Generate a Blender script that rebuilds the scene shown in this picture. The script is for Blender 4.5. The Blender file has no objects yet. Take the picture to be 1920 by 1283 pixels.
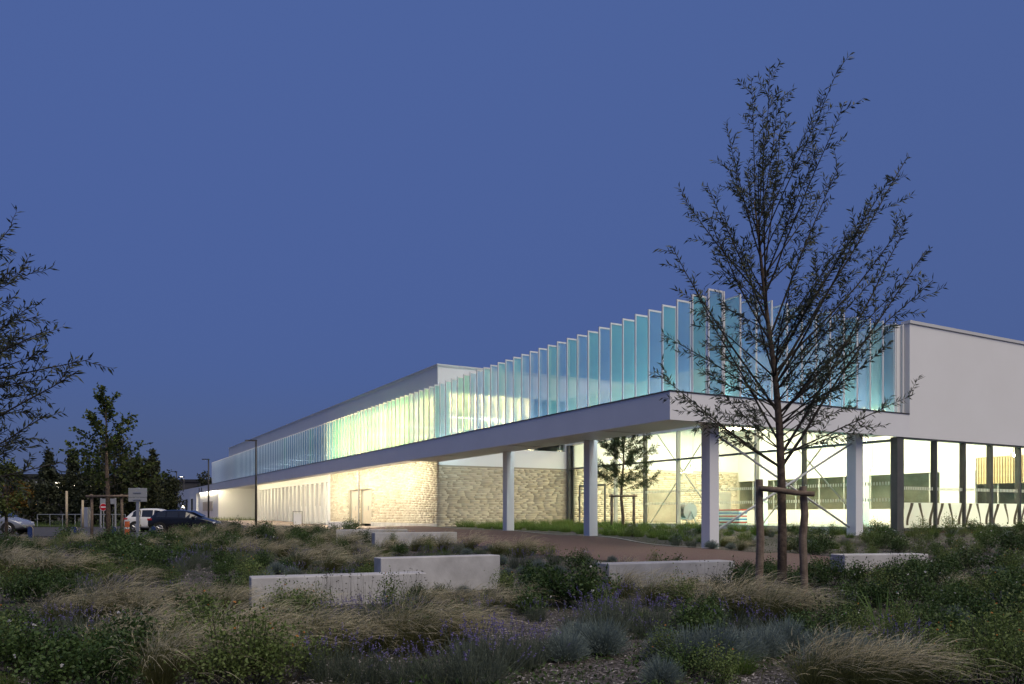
import bpy, math, random
import numpy as np
from mathutils import Vector, Matrix

# ------------------------------------------------------------------ camera, sky, light, exposure
SC = bpy.context.scene
COL = SC.collection
EYE = 0.6
F = 1493.0                       # focal length in photograph pixels (28 mm shift lens)
cam = bpy.data.cameras.new('camera'); cam.sensor_width = 36.0; cam.lens = 36.0 * F / 1920.0
cam.shift_y = 322.5 / 1920.0; cam.clip_end = 4000.0; cam.clip_start = 0.1
cam_o = bpy.data.objects.new('camera', cam); COL.objects.link(cam_o)
cam_o.location = (0, 0, EYE); cam_o.rotation_euler = (math.pi / 2, 0, 0)
SC.camera = cam_o

SUN_AZ = math.radians(144)       # afterglow behind the camera, to its right (clockwise from +Y)
world = bpy.data.worlds.new('World'); SC.world = world; world.use_nodes = True
wn, wl = world.node_tree.nodes, world.node_tree.links
bg = wn['Background']; bg.inputs['Strength'].default_value = 0.1
sky = wn.new('ShaderNodeTexSky'); sky.sky_type = 'NISHITA'; sky.sun_disc = False
sky.sun_elevation = math.radians(0.5); sky.sun_rotation = SUN_AZ
sky.air_density = 1.0; sky.dust_density = 0.3; sky.ozone_density = 6.0
grade = wn.new('ShaderNodeMix'); grade.data_type = 'RGBA'; grade.blend_type = 'MULTIPLY'
grade.inputs[0].default_value = 1.0; grade.inputs[7].default_value = (0.35, 0.45, 0.75, 1)
wl.new(sky.outputs[0], grade.inputs[6])
tc = wn.new('ShaderNodeTexCoord'); sep = wn.new('ShaderNodeSeparateXYZ'); wl.new(tc.outputs['Generated'], sep.inputs[0])
ramp = wn.new('ShaderNodeValToRGB'); wl.new(sep.outputs['Z'], ramp.inputs[0])
ramp.color_ramp.elements[0].position = 0.0; ramp.color_ramp.elements[0].color = (0.78, 1.05, 2.1, 1)
ramp.color_ramp.elements[1].position = 0.55; ramp.color_ramp.elements[1].color = (0.72, 1.20, 2.95, 1)
e = ramp.color_ramp.elements.new(0.16); e.color = (0.70, 1.10, 2.55, 1)
add = wn.new('ShaderNodeMix'); add.data_type = 'RGBA'; add.blend_type = 'ADD'; add.inputs[0].default_value = 1.0
wl.new(ramp.outputs[0], add.inputs[6]); wl.new(grade.outputs[2], add.inputs[7])
wl.new(add.outputs[2], bg.inputs['Color'])

sun = bpy.data.lights.new('afterglow', 'SUN'); sun.energy = 2.35; sun.angle = math.radians(52); sun.color = (1.0, 0.88, 0.70)
sun_o = bpy.data.objects.new('afterglow', sun); COL.objects.link(sun_o)
GL = math.radians(54)           # raised well above the sky's own sun to light walls and bench tops
sd = Vector((math.sin(SUN_AZ) * math.cos(GL), math.cos(SUN_AZ) * math.cos(GL), math.sin(GL)))
sun_o.rotation_euler = (-sd).to_track_quat('-Z', 'Y').to_euler(); sun_o.location = (20, -40, 30)

SC.view_settings.view_transform = 'Standard'; SC.view_settings.look = 'None'
SC.view_settings.exposure = 0.0; SC.view_settings.gamma = 1.0; SC.view_settings.use_curve_mapping = False
SC.render.engine = 'CYCLES'
cy = SC.cycles
cy.use_denoising = True
cy.max_bounces = 8; cy.diffuse_bounces = 3; cy.glossy_bounces = 3; cy.transmission_bounces = 4; cy.transparent_max_bounces = 24
cy.sample_clamp_indirect = 4.0; cy.sample_clamp_direct = 0.0; cy.caustics_reflective = False; cy.caustics_refractive = False
try: cy.use_light_tree = True
except Exception: pass

# ------------------------------------------------------------------ materials
MATS = {}
def nodes_of(name):
    m = bpy.data.materials.new(name); m.use_nodes = True
    nt = m.node_tree; nt.nodes.clear()
    out = nt.nodes.new('ShaderNodeOutputMaterial')
    MATS[name] = m
    return m, nt, out
def noise(nt, scale, detail=4, rough=0.6, coord='Object'):
    t = nt.nodes.new('ShaderNodeTexCoord'); n = nt.nodes.new('ShaderNodeTexNoise')
    n.inputs['Scale'].default_value = scale; n.inputs['Detail'].default_value = detail; n.inputs['Roughness'].default_value = rough
    nt.links.new(t.outputs[coord], n.inputs['Vector'])
    return n.outputs['Fac']
def mixc(nt, fac, a, b):
    m = nt.nodes.new('ShaderNodeMix'); m.data_type = 'RGBA'
    for sock, v in ((m.inputs[0], fac), (m.inputs[6], a), (m.inputs[7], b)):
        if isinstance(v, bpy.types.NodeSocket): nt.links.new(v, sock)
        elif isinstance(v, (tuple, list)): sock.default_value = tuple(v) + (1,) * (4 - len(v))
        else: sock.default_value = v
    return m.outputs[2]
def ramp_of(nt, fac, lo, hi):
    r = nt.nodes.new('ShaderNodeMapRange'); r.inputs[1].default_value = lo; r.inputs[2].default_value = hi
    nt.links.new(fac, r.inputs[0]); return r.outputs[0]
def solid(name, c1, c2=None, rough=0.7, scale=3.0, bump=0.0, bscale=40.0, metal=0.0, spec=0.3, island=0.0, lo=0.3, hi=0.7):
    m, nt, out = nodes_of(name)
    p = nt.nodes.new('ShaderNodeBsdfPrincipled')
    p.inputs['Roughness'].default_value = rough; p.inputs['Metallic'].default_value = metal
    p.inputs['Specular IOR Level'].default_value = spec
    col = None
    if c2 is not None:
        if island:
            g = nt.nodes.new('ShaderNodeNewGeometry')
            a = nt.nodes.new('ShaderNodeMath'); a.operation = 'MULTIPLY_ADD'
            nt.links.new(g.outputs['Random Per Island'], a.inputs[0]); a.inputs[1].default_value = island
            nt.links.new(ramp_of(nt, noise(nt, scale), lo, hi), a.inputs[2])
            s = nt.nodes.new('ShaderNodeMath'); s.operation = 'DIVIDE'; nt.links.new(a.outputs[0], s.inputs[0]); s.inputs[1].default_value = 1 + island
            fac = s.outputs[0]
        else: fac = ramp_of(nt, noise(nt, scale), lo, hi)
        col = mixc(nt, fac, c1, c2); nt.links.new(col, p.inputs['Base Color'])
    else: p.inputs['Base Color'].default_value = tuple(c1) + (1,)
    if bump:
        b = nt.nodes.new('ShaderNodeBump'); b.inputs['Strength'].default_value = bump; b.inputs['Distance'].default_value = 0.02
        nt.links.new(noise(nt, bscale, 6, 0.7), b.inputs['Height']); nt.links.new(b.outputs[0], p.inputs['Normal'])
    nt.links.new(p.outputs[0], out.inputs[0])
    return m
def leafy(name, c1, c2, trans=0.35, rough=0.6, obj_var=0.5):
    m, nt, out = nodes_of(name)
    oi = nt.nodes.new('ShaderNodeObjectInfo'); g = nt.nodes.new('ShaderNodeNewGeometry')
    f = nt.nodes.new('ShaderNodeMath'); f.operation = 'MULTIPLY'; nt.links.new(oi.outputs['Random'], f.inputs[0]); f.inputs[1].default_value = obj_var
    a = nt.nodes.new('ShaderNodeMath'); a.operation = 'MULTIPLY_ADD'
    nt.links.new(g.outputs['Random Per Island'], a.inputs[0]); a.inputs[1].default_value = 1 - obj_var; nt.links.new(f.outputs[0], a.inputs[2])
    col = mixc(nt, a.outputs[0], c1, c2)
    p = nt.nodes.new('ShaderNodeBsdfPrincipled'); p.inputs['Roughness'].default_value = rough; p.inputs['Specular IOR Level'].default_value = 0.25
    nt.links.new(col, p.inputs['Base Color'])
    t = nt.nodes.new('ShaderNodeBsdfTranslucent'); nt.links.new(col, t.inputs['Color'])
    mx = nt.nodes.new('ShaderNodeMixShader'); mx.inputs[0].default_value = trans
    nt.links.new(p.outputs[0], mx.inputs[1]); nt.links.new(t.outputs[0], mx.inputs[2]); nt.links.new(mx.outputs[0], out.inputs[0])
    return m
def glass(name, tint=(0.93, 0.96, 0.94), refl=0.06):
    m, nt, out = nodes_of(name)
    t = nt.nodes.new('ShaderNodeBsdfTransparent'); t.inputs[0].default_value = tuple(tint) + (1,)
    g = nt.nodes.new('ShaderNodeBsdfGlossy'); g.inputs['Roughness'].default_value = 0.01
    lw = nt.nodes.new('ShaderNodeLayerWeight'); pw_ = nt.nodes.new('ShaderNodeMath'); pw_.operation = 'POWER'
    nt.links.new(lw.outputs['Facing'], pw_.inputs[0]); pw_.inputs[1].default_value = 5.0
    a = nt.nodes.new('ShaderNodeMath'); a.operation = 'MULTIPLY_ADD'; nt.links.new(pw_.outputs[0], a.inputs[0]); a.inputs[1].default_value = 0.5; a.inputs[2].default_value = refl * 0.5
    a.use_clamp = True
    mx = nt.nodes.new('ShaderNodeMixShader'); nt.links.new(a.outputs[0], mx.inputs[0])
    nt.links.new(t.outputs[0], mx.inputs[1]); nt.links.new(g.outputs[0], mx.inputs[2]); nt.links.new(mx.outputs[0], out.inputs[0])
    return m
def fin_glass(name, tint, body, kb=0.34):
    """laminated glass with a coloured interlayer: part clear tint, part soft scattering film, a little mirror"""
    m, nt, out = nodes_of(name)
    oi = nt.nodes.new('ShaderNodeObjectInfo')
    tcol = mixc(nt, oi.outputs['Random'], tint, tuple(min(1, c * 1.25 + 0.05) for c in tint))
    t = nt.nodes.new('ShaderNodeBsdfTransparent'); nt.links.new(tcol, t.inputs[0])
    bcol = mixc(nt, oi.outputs['Random'], body, tuple(min(1, c * 1.2) for c in body))
    d = nt.nodes.new('ShaderNodeBsdfDiffuse'); nt.links.new(bcol, d.inputs[0])
    tr = nt.nodes.new('ShaderNodeBsdfTranslucent'); nt.links.new(mixc(nt, .80, bcol, (.92, .90, .80)), tr.inputs[0])
    mb = nt.nodes.new('ShaderNodeMixShader'); mb.inputs[0].default_value = 0.55
    nt.links.new(d.outputs[0], mb.inputs[1]); nt.links.new(tr.outputs[0], mb.inputs[2])
    m1 = nt.nodes.new('ShaderNodeMixShader'); m1.inputs[0].default_value = kb
    nt.links.new(t.outputs[0], m1.inputs[1]); nt.links.new(mb.outputs[0], m1.inputs[2])
    g = nt.nodes.new('ShaderNodeBsdfGlossy'); g.inputs['Roughness'].default_value = 0.03
    m2 = nt.nodes.new('ShaderNodeMixShader'); m2.inputs[0].default_value = 0.05
    nt.links.new(m1.outputs[0], m2.inputs[1]); nt.links.new(g.outputs[0], m2.inputs[2]); nt.links.new(m2.outputs[0], out.inputs[0])
    return m
def lamp(name, col, strength):
    m, nt, out = nodes_of(name)
    em = nt.nodes.new('ShaderNodeEmission'); em.inputs[0].default_value = tuple(col) + (1,); em.inputs[1].default_value = strength
    nt.links.new(em.outputs[0], out.inputs[0]); return m

WARM = (1.0, 0.84, 0.54)
solid('white_render', (0.785, 0.78, 0.775), (0.82, 0.82, 0.82), 0.8, 0.35, 0.04, 30)
solid('white_metal', (0.78, 0.78, 0.79), (0.83, 0.83, 0.84), 0.45, 0.5, 0.02, 20)
solid('fin_white', (0.78, 0.77, 0.76), None, 0.4)
solid('cap_grey', (0.62, 0.62, 0.62), None, 0.5)
solid('dark_metal', (0.035, 0.034, 0.033), (0.05, 0.048, 0.045), 0.45, 2)
solid('mullion', (0.10, 0.10, 0.095), (0.14, 0.14, 0.13), 0.45, 2)
solid('mullion_light', (0.45, 0.45, 0.42), None, 0.45)
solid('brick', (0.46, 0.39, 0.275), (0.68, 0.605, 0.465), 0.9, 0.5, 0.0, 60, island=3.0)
solid('mortar', (0.34, 0.30, 0.23), (0.40, 0.36, 0.28), 0.95, 1, 0.0, 80)
solid('brick_lit', (0.50, 0.42, 0.30), (0.76, 0.70, 0.57), 0.9, 0.5, 0.0, 60, island=3.0)  # paler copy of the brick for lamp-lit walls, brightness put into the colour
solid('interior_white', (0.80, 0.79, 0.76), None, 0.85)
solid('tile_floor', (0.66, 0.64, 0.60), (0.74, 0.73, 0.70), 0.35, 4)
solid('door_beige', (0.48, 0.42, 0.33), (0.54, 0.48, 0.39), 0.6, 3)
solid('timber', (0.58, 0.44, 0.23), (0.68, 0.55, 0.33), 0.6, 3)
solid('concrete', (0.36, 0.35, 0.345), (0.58, 0.57, 0.565), 0.8, 1.6, 0.25, 30)
solid('concrete_chip', (0.42, 0.40, 0.39), (0.55, 0.53, 0.52), 0.9, 8, 0.4, 30)
solid('bark', (0.07, 0.05, 0.04), (0.20, 0.15, 0.11), 0.95, 14, 0.9, 60)
solid('twig_bark', (0.03, 0.026, 0.022), (0.07, 0.058, 0.045), 0.9, 10)
solid('stake_wood', (0.13, 0.095, 0.07), (0.28, 0.215, 0.165), 0.9, 9, 0.7, 60)
solid('strap', (0.02, 0.02, 0.02), None, 0.7)
solid('asphalt', (0.05, 0.05, 0.055), (0.085, 0.083, 0.085), 0.85, 8, 0.3, 150)
solid('red_path', (0.12, 0.078, 0.068), (0.18, 0.118, 0.10), 0.9, 30, 0.4, 200)
solid('plaza', (0.26, 0.20, 0.17), (0.34, 0.27, 0.23), 0.85, 10, 0.2, 120)
solid('kerb', (0.36, 0.34, 0.33), (0.46, 0.44, 0.42), 0.85, 6, 0.2, 60)
solid('mulch_chip', (0.13, 0.115, 0.11), (0.50, 0.46, 0.45), 0.95, 3, 0, island=4.0)
solid('lawn_soil', (0.035, 0.055, 0.02), (0.075, 0.10, 0.03), 0.95, 3, 0.3, 60)
solid('steel', (0.45, 0.46, 0.48), None, 0.4, metal=0.7)
solid('sign_grey', (0.30, 0.31, 0.33), None, 0.5)
solid('sign_red', (0.50, 0.02, 0.03), None, 0.4)
solid('sign_white', (0.78, 0.78, 0.78), None, 0.4)
solid('bollard_blue', (0.012, 0.03, 0.11), (0.018, 0.04, 0.14), 0.5, 4)
solid('bollard_wood', (0.40, 0.32, 0.22), (0.50, 0.42, 0.30), 0.8, 10)
solid('car_white', (0.66, 0.65, 0.64), (0.72, 0.71, 0.70), 0.25, 1, spec=0.5)
solid('car_dark', (0.008, 0.009, 0.013), None, 0.18, spec=0.6)
solid('car_silver', (0.36, 0.37, 0.39), None, 0.25, metal=0.5)
solid('car_glass', (0.02, 0.022, 0.026), None, 0.05, spec=0.8)
solid('tyre', (0.018, 0.018, 0.018), None, 0.85)
solid('rim', (0.45, 0.45, 0.46), None, 0.3, metal=0.8)
solid('tail_red', (0.42, 0.02, 0.02), None, 0.2, spec=0.6)
solid('orange_paint', (0.65, 0.16, 0.06), None, 0.5)
solid('far_wall', (0.05, 0.05, 0.055), (0.08, 0.08, 0.085), 0.8, 0.3)
solid('far_roof', (0.03, 0.032, 0.04), None, 0.7)
solid('dark_window', (0.03, 0.032, 0.03), None, 0.08, spec=0.6)
solid('board_blue', (0.03, 0.20, 0.45), None, 0.5)
solid('board_red', (0.55, 0.06, 0.04), None, 0.5)
solid('water', (0.10, 0.42, 0.50), None, 0.05, spec=0.6)
leafy('film_white', (0.80, 0.80, 0.76), (0.81, 0.81, 0.77), 0.6)
solid('window_brown', (0.085, 0.065, 0.04), (0.11, 0.085, 0.055), 0.5, 2, spec=0.1)
solid('room_brown', (0.26, 0.235, 0.185), (0.38, 0.345, 0.27), 0.8, 1.5)
solid('gap_brown', (0.13, 0.11, 0.07), (0.18, 0.15, 0.10), 0.6, 8)
leafy('grass_green', (0.05, 0.066, 0.02), (0.14, 0.15, 0.055), 0.3)
leafy('grass_olive', (0.065, 0.08, 0.026), (0.17, 0.17, 0.068), 0.3)
leafy('grass_fresh', (0.06, 0.12, 0.02), (0.16, 0.22, 0.05), 0.35)
leafy('awn_tan', (0.4, 0.345, 0.21), (0.76, 0.68, 0.48), 0.35)
leafy('lavender_stem', (0.06, 0.082, 0.055), (0.15, 0.175, 0.13), 0.25)
leafy('lavender_flower', (0.15, 0.125, 0.29), (0.25, 0.21, 0.42), 0.3)
leafy('shrub_leaf', (0.024, 0.052, 0.013), (0.095, 0.15, 0.044), 0.25, 0.45)
leafy('shrub_leaf_light', (0.085, 0.135, 0.035), (0.18, 0.23, 0.07), 0.3, 0.5)
leafy('mound_grey', (0.12, 0.16, 0.145), (0.24, 0.29, 0.265), 0.25)
leafy('iris_leaf', (0.08, 0.16, 0.04), (0.16, 0.25, 0.07), 0.35)
leafy('weed_dark', (0.04, 0.042, 0.028), (0.09, 0.09, 0.055), 0.2)
leafy('petal_white', (0.7, 0.68, 0.66), (0.8, 0.78, 0.76), 0.3)
leafy('petal_orange', (0.65, 0.22, 0.06), (0.7, 0.35, 0.1), 0.3)
leafy('willow_leaf', (0.05, 0.062, 0.042), (0.12, 0.135, 0.085), 0.25, 0.5)
leafy('plane_leaf', (0.04, 0.065, 0.016), (0.12, 0.145, 0.04), 0.3)
leafy('pine_needle', (0.03, 0.045, 0.016), (0.085, 0.1, 0.04), 0.2)
leafy('poplar_leaf', (0.028, 0.036, 0.02), (0.065, 0.075, 0.04), 0.2)
leafy('autumn_leaf', (0.12, 0.06, 0.012), (0.22, 0.13, 0.02), 0.3)
leafy('bush_leaf', (0.022, 0.03, 0.014), (0.065, 0.07, 0.03), 0.2)
leafy('pale_bush_leaf', (0.09, 0.13, 0.06), (0.17, 0.21, 0.10), 0.3)
glass('clear_glass'); glass('hall_glass', (0.95, 0.96, 0.92), 0.045)
fin_glass('fin_blue', (0.92, 0.95, 0.98), (0.20, 0.56, 1.0), 0.34)
fin_glass('fin_teal', (0.93, 0.98, 0.88), (0.18, 0.82, 0.90), 0.35)
lamp('soffit_light', (1.0, 0.90, 0.66), 260.0); lamp('hall_light', (1.0, 0.89, 0.64), 23.0); lamp('fin_light', (0.62, 0.92, 1.0), 42.0); lamp('soffit_light_soft', (1.0, 0.88, 0.60), 120.0); lamp('tube_light', (1.0, 0.92, 0.75), 30.0); lamp('flood_light', (1.0, 0.90, 0.66), 260.0)
lamp('upper_light', (1.0, 0.77, 0.34), 480.0); lamp('street_light', (1.0, 0.85, 0.6), 40.0); lamp('far_window_light', (1.0, 0.90, 0.7), 6.0)
lamp('dim_light', (0.8, 0.92, 1.0), 26.0); lamp('orange_light', (1.0, 0.55, 0.25), 3.0)
# planting bed: bark mulch
m, nt, out = nodes_of('mulch')
p = nt.nodes.new('ShaderNodeBsdfPrincipled'); p.inputs['Roughness'].default_value = 0.95; p.inputs['Specular IOR Level'].default_value = 0.15
t = nt.nodes.new('ShaderNodeTexCoord'); vo = nt.nodes.new('ShaderNodeTexVoronoi'); vo.inputs['Scale'].default_value = 34
mp = nt.nodes.new('ShaderNodeMapping'); mp.inputs['Scale'].default_value = (1, 0.6, 1); nt.links.new(t.outputs['Object'], mp.inputs[0]); nt.links.new(mp.outputs[0], vo.inputs['Vector'])
sx = nt.nodes.new('ShaderNodeSeparateXYZ'); nt.links.new(vo.outputs['Color'], sx.inputs[0])
c = mixc(nt, sx.outputs[0], (0.03, 0.026, 0.024), (0.15, 0.135, 0.13))
c = mixc(nt, ramp_of(nt, noise(nt, 0.5), 0.45, 0.7), c, (0.035, 0.042, 0.02))
nt.links.new(c, p.inputs['Base Color'])
b = nt.nodes.new('ShaderNodeBump'); b.inputs['Strength'].default_value = 0.8; b.inputs['Distance'].default_value = 0.03
nt.links.new(sx.outputs[1], b.inputs['Height']); nt.links.new(b.outputs[0], p.inputs['Normal']); nt.links.new(p.outputs[0], out.inputs[0])

# ------------------------------------------------------------------ mesh helpers
class MB:
    def __init__(s): s.v = []; s.f = []
    def box(s, x0, x1, y0, y1, z0, z1):
        n = len(s.v)
        s.v += [(x0, y0, z0), (x1, y0, z0), (x1, y1, z0), (x0, y1, z0), (x0, y0, z1), (x1, y0, z1), (x1, y1, z1), (x0, y1, z1)]
        s.f += [tuple(n + i for i in q) for q in ((3, 2, 1, 0), (4, 5, 6, 7), (0, 1, 5, 4), (1, 2, 6, 5), (2, 3, 7, 6), (3, 0, 4, 7))]
        return s
    def quad(s, a, b, c, d):
        n = len(s.v); s.v += [tuple(a), tuple(b), tuple(c), tuple(d)]; s.f.append((n, n + 1, n + 2, n + 3)); return s
    def tube(s, pts, rad, k=8, cap=True):
        n0 = len(s.v); pts = [Vector(p) for p in pts]
        if not isinstance(rad, (list, tuple)): rad = [rad] * len(pts)
        ref = Vector((0.31, 0.17, 0.93)).normalized()
        for i, pnt in enumerate(pts):
            d = (pts[min(i + 1, len(pts) - 1)] - pts[max(i - 1, 0)]).normalized()
            a = d.cross(ref)
            if a.length < 1e-3: a = d.cross(Vector((1, 0, 0)))
            a.normalize(); b = d.cross(a)
            for j in range(k):
                t = 2 * math.pi * j / k
                s.v.append(tuple(pnt + (a * math.cos(t) + b * math.sin(t)) * rad[i]))
        for i in range(len(pts) - 1):
            for j in range(k):
                s.f.append((n0 + i * k + j, n0 + i * k + (j + 1) % k, n0 + (i + 1) * k + (j + 1) % k, n0 + (i + 1) * k + j))
        if cap:
            s.f.append(tuple(n0 + j for j in range(k))[::-1]); s.f.append(tuple(n0 + (len(pts) - 1) * k + j for j in range(k)))
        return s
    def prism(s, poly, axis, a0, a1):
        """poly: 2-D points; extruded along axis 0/1/2"""
        def P(u, v, w): return {0: (w, u, v), 1: (u, w, v), 2: (u, v, w)}[axis]
        n = len(s.v); k = len(poly)
        s.v += [P(u, v, a0) for u, v in poly] + [P(u, v, a1) for u, v in poly]
        s.f.append(tuple(range(n, n + k))[::-1]); s.f.append(tuple(range(n + k, n + 2 * k)))
        for i in range(k): s.f.append((n + i, n + (i + 1) % k, n + k + (i + 1) % k, n + k + i))
        return s
    def mesh(s, name, mat, smooth=False):
        me = bpy.data.meshes.new(name); me.from_pydata(s.v, [], s.f); me.materials.append(MATS[mat])
        if smooth: me.polygons.foreach_set('use_smooth', [True] * len(me.polygons))
        me.update(); return me
def link(name, me, parent=None, loc=None):
    o = bpy.data.objects.new(name, me); COL.objects.link(o)
    if parent is not None: o.parent = parent
    if loc is not None: o.location = loc
    return o
def part(name, mb, mat, parent, smooth=False, bevel=0.0, kind=None, label=None):
    o = link(name, mb.mesh(name, mat, smooth), parent)
    if bevel:
        b = o.modifiers.new('bevel', 'BEVEL'); b.width = bevel; b.segments = 2; b.limit_method = 'ANGLE'
    if kind: o['kind'] = kind
    if label: o['label'] = label
    return o
def tag(o, label, cat, group=None):
    o['label'] = label; o['category'] = cat
    if group: o['group'] = group
    return o
def empty(name, loc=(0, 0, 0), rz=0.0):
    o = bpy.data.objects.new(name, None); COL.objects.link(o); o.location = loc; o.rotation_euler = (0, 0, rz); o.empty_display_size = 0.2
    return o
def structure(o): o['kind'] = 'structure'; return o
def np_mesh(name, verts, faces, mats, fm=None, smooth=False):
    me = bpy.data.meshes.new(name); verts = np.asarray(verts, np.float32); faces = np.asarray(faces, np.int32)
    nf, k = faces.shape
    me.vertices.add(len(verts)); me.vertices.foreach_set('co', verts.ravel())
    me.loops.add(nf * k); me.loops.foreach_set('vertex_index', faces.ravel())
    me.polygons.add(nf); me.polygons.foreach_set('loop_start', np.arange(0, nf * k, k, dtype=np.int32))
    for mm in (mats if isinstance(mats, (list, tuple)) else [mats]): me.materials.append(MATS[mm])
    if fm is not None: me.polygons.foreach_set('material_index', np.asarray(fm, np.int32))
    if smooth: me.polygons.foreach_set('use_smooth', np.ones(nf, dtype=bool))
    me.update(calc_edges=True); me.validate(); return me

# ------------------------------------------------------------------ the lie of the land
CTRL = np.array([
    (0, 4, -1.02), (-6, 8, -1.0), (6, 8, -1.0), (0, 12, -.98), (-8, 14, -.97), (9, 13, -.95), (3, 17, -.9), (10, 17, -.85), (12, 20, -.8),
    (-4, 20, -.88), (-10, 22, -.85), (0, 24, -.7), (6, 24, -.62), (7, 27.3, -.57), (3.46, 33.3, -.32), (-.3, 39.6, -.22), (-4.4, 46.9, -.14),
    (13, 24, -.62), (15, 28, -.36), (15, 30.5, -.16), (20, 33, -.12), (25, 36, -.12), (11, 32, -.25), (8, 38, -.14), (4, 48, -.1), (10, 40, -.12),
    (-9, 40, -.42), (-14, 48, -.34), (-18, 56, -.25), (-30, 80, -.1), (-41, 103, -.06), (-55, 130, -.1), (-12, 30, -.75), (-20, 35, -.75), (-22, 42, -.68), (-25, 50, -.65),
    (-30, 60, -.62), (-40, 75, -.6), (-60, 60, -.65), (-60, 100, -.55), (-80, 150, -.5), (20, 24, -.6), (25, 29, -.4), (20, 15, -.85), (28, 24, -.6),
    (100, 0, -1), (-100, 0, -.8), (0, -50, -1.1), (200, 200, -.3), (-200, 300, -.5), (60, 100, -.2), (30, 60, -.15), (0, 80, -.12)], float)
def H(x, y):
    x = np.asarray(x, float); y = np.asarray(y, float)
    d2 = (x[..., None] - CTRL[:, 0]) ** 2 + (y[..., None] - CTRL[:, 1]) ** 2 + 1.5
    w = d2 ** -1.8
    return (w * CTRL[:, 2]).sum(-1) / w.sum(-1)
def h1(x, y): return float(H(np.array([x]), np.array([y]))[0])
def G(px, py):
    """where the line of sight through a photograph pixel meets the ground"""
    z = -0.8
    for _ in range(12):
        Y = (EYE - z) * F / max(py - 964.0, 2.0); X = (px - 960.0) / F * Y; z = 0.5 * z + 0.5 * h1(X, Y)
    return X, Y, h1(X, Y)
def X_at(px, Y): return (px - 960.0) / F * Y
CX, CY = 5.01, 25.26; ROT = math.radians(29.31)
D2 = (math.cos(ROT), math.sin(ROT)); D1 = (-math.sin(ROT), math.cos(ROT))
def BW(q, p_): return CX + q * D2[0] + p_ * D1[0], CY + q * D2[1] + p_ * D1[1]

def sheet(name, us, vs, fn, mat, dz=0.0, flat=None):
    U, V = np.meshgrid(us, vs); X, Y = fn(U, V)
    Z = H(X, Y) + dz if flat is None else np.full_like(X, flat)
    n, k = U.shape; idx = np.arange(n * k).reshape(n, k)
    f = np.stack([idx[:-1, :-1], idx[:-1, 1:], idx[1:, 1:], idx[1:, :-1]], -1).reshape(-1, 4)
    return link(name, np_mesh(name, np.stack([X.ravel(), Y.ravel(), Z.ravel()], 1), f, mat, smooth=True))
def axis_far(lo, hi, step, far):
    a = np.arange(lo, hi + 1e-6, step); out = [a]; s = step; x = hi
    r = []
    while x < far: s *= 1.5; x += s; r.append(x)
    s = step; x = lo; l = []
    while x > -far: s *= 1.5; x -= s; l.append(x)
    return np.array(l[::-1] + list(a) + r)
ground = structure(sheet('ground', axis_far(-70, 45, 0.5, 1800), axis_far(0, 110, 0.5, 1800), lambda u, v: (u, v), 'mulch'))

# red footpath that runs along the colonnade and swings right in front of it
ts = np.linspace(0, 1, 120); ss = np.linspace(0, 1, 14)
def path_xy(s, t):
    # centre line in building coordinates (q, p): along the facade, then curving towards +q in front of the right facade
    p_ = np.where(t < 0.75, 46 - (46 + 2.0) * t / 0.75, -2.0)
    ang = np.clip((t - 0.75) / 0.25, 0, 1)
    wid = 2.3 + 0.5 * np.clip((t - 0.3) / 0.45, 0, 1)
    off = (s - 0.5) * 2 * wid
    q0 = -0.9
    a = np.minimum(ang * 2.0, 1) * math.pi / 2
    R = 3.0
    qc = q0 + R - R * np.cos(a) + np.clip(ang - 0.5, 0, 1) * 2 * 0.4; pc = p_ - R * np.sin(a)
    nq, npp = np.cos(a), np.sin(a) * 1.0
    q = qc + off * nq; pp = pc + off * npp
    return CX + q * D2[0] + pp * D1[0], CY + q * D2[1] + pp * D1[1]
footpath = structure(sheet('footpath', ss, ts, path_xy, 'red_path', 0.02))
edging = structure(sheet('kerb', np.linspace(1.0, 1.022, 3), ts[:-34], path_xy, 'kerb', 0.05))
plaza = structure(sheet('plaza', np.linspace(-3.2, 2.40, 10), np.linspace(24.0, 104, 90), lambda q, p_: BW(q, p_), 'plaza', 0.03))
road = structure(sheet('car_park', np.linspace(-75, -13, 70), np.linspace(44, 71, 40), lambda u, v: (u - (v - 44) * 0.45, v), 'asphalt', 0.025))
verge = structure(sheet('lawn', np.linspace(-110, -32, 60), np.linspace(72, 100, 30), lambda u, v: (u - (v - 72) * .3, v), 'lawn_soil', 0.06))

# ------------------------------------------------------------------ the building (local x = along right facade, y = along left facade)
B = empty('swimming_pool_building', (CX, CY, 0), ROT)
tag(B, 'long white swimming pool building with coloured glass fins over a lit canopy', 'building')
SOF, FT, WT, TT = 3.6, 4.5, 8.04, 9.31
Q1, P1, QG = 2.42, 23.5, 11.6
LEFT_END = 104.5
def bp(name, mat, *boxes, **kw):
    mb = MB()
    for b_ in boxes: mb.box(*b_)
    return part(name, mb, mat, B, **kw)
bp('fascia', 'white_metal', (0, 0.12, 0, LEFT_END, SOF, FT), (0.121, 12.12, 0, 0.12, SOF, FT - 0.001))
bp('fascia_cap', 'dark_metal', (-0.025, 0.15, -0.025, LEFT_END, FT + 0.001, FT + 0.035), (0.151, 12.1, -0.025, 0.15, FT + 0.001, FT + 0.034))
bp('soffit', 'white_metal', (0.12, 2.55, 0.12, P1, SOF + 0.08, SOF + 0.15), (0.12, Q1 - 0.003, P1 + 0.101, LEFT_END - 17.0, SOF + 0.28, SOF + 0.34), (Q1 - 0.002, 5.0, 74.31, 87.19, SOF + 0.285, SOF + 0.34),
   (2.551, QG - 0.05, 0.12, 1.15, SOF + 0.081, SOF + 0.15))
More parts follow.
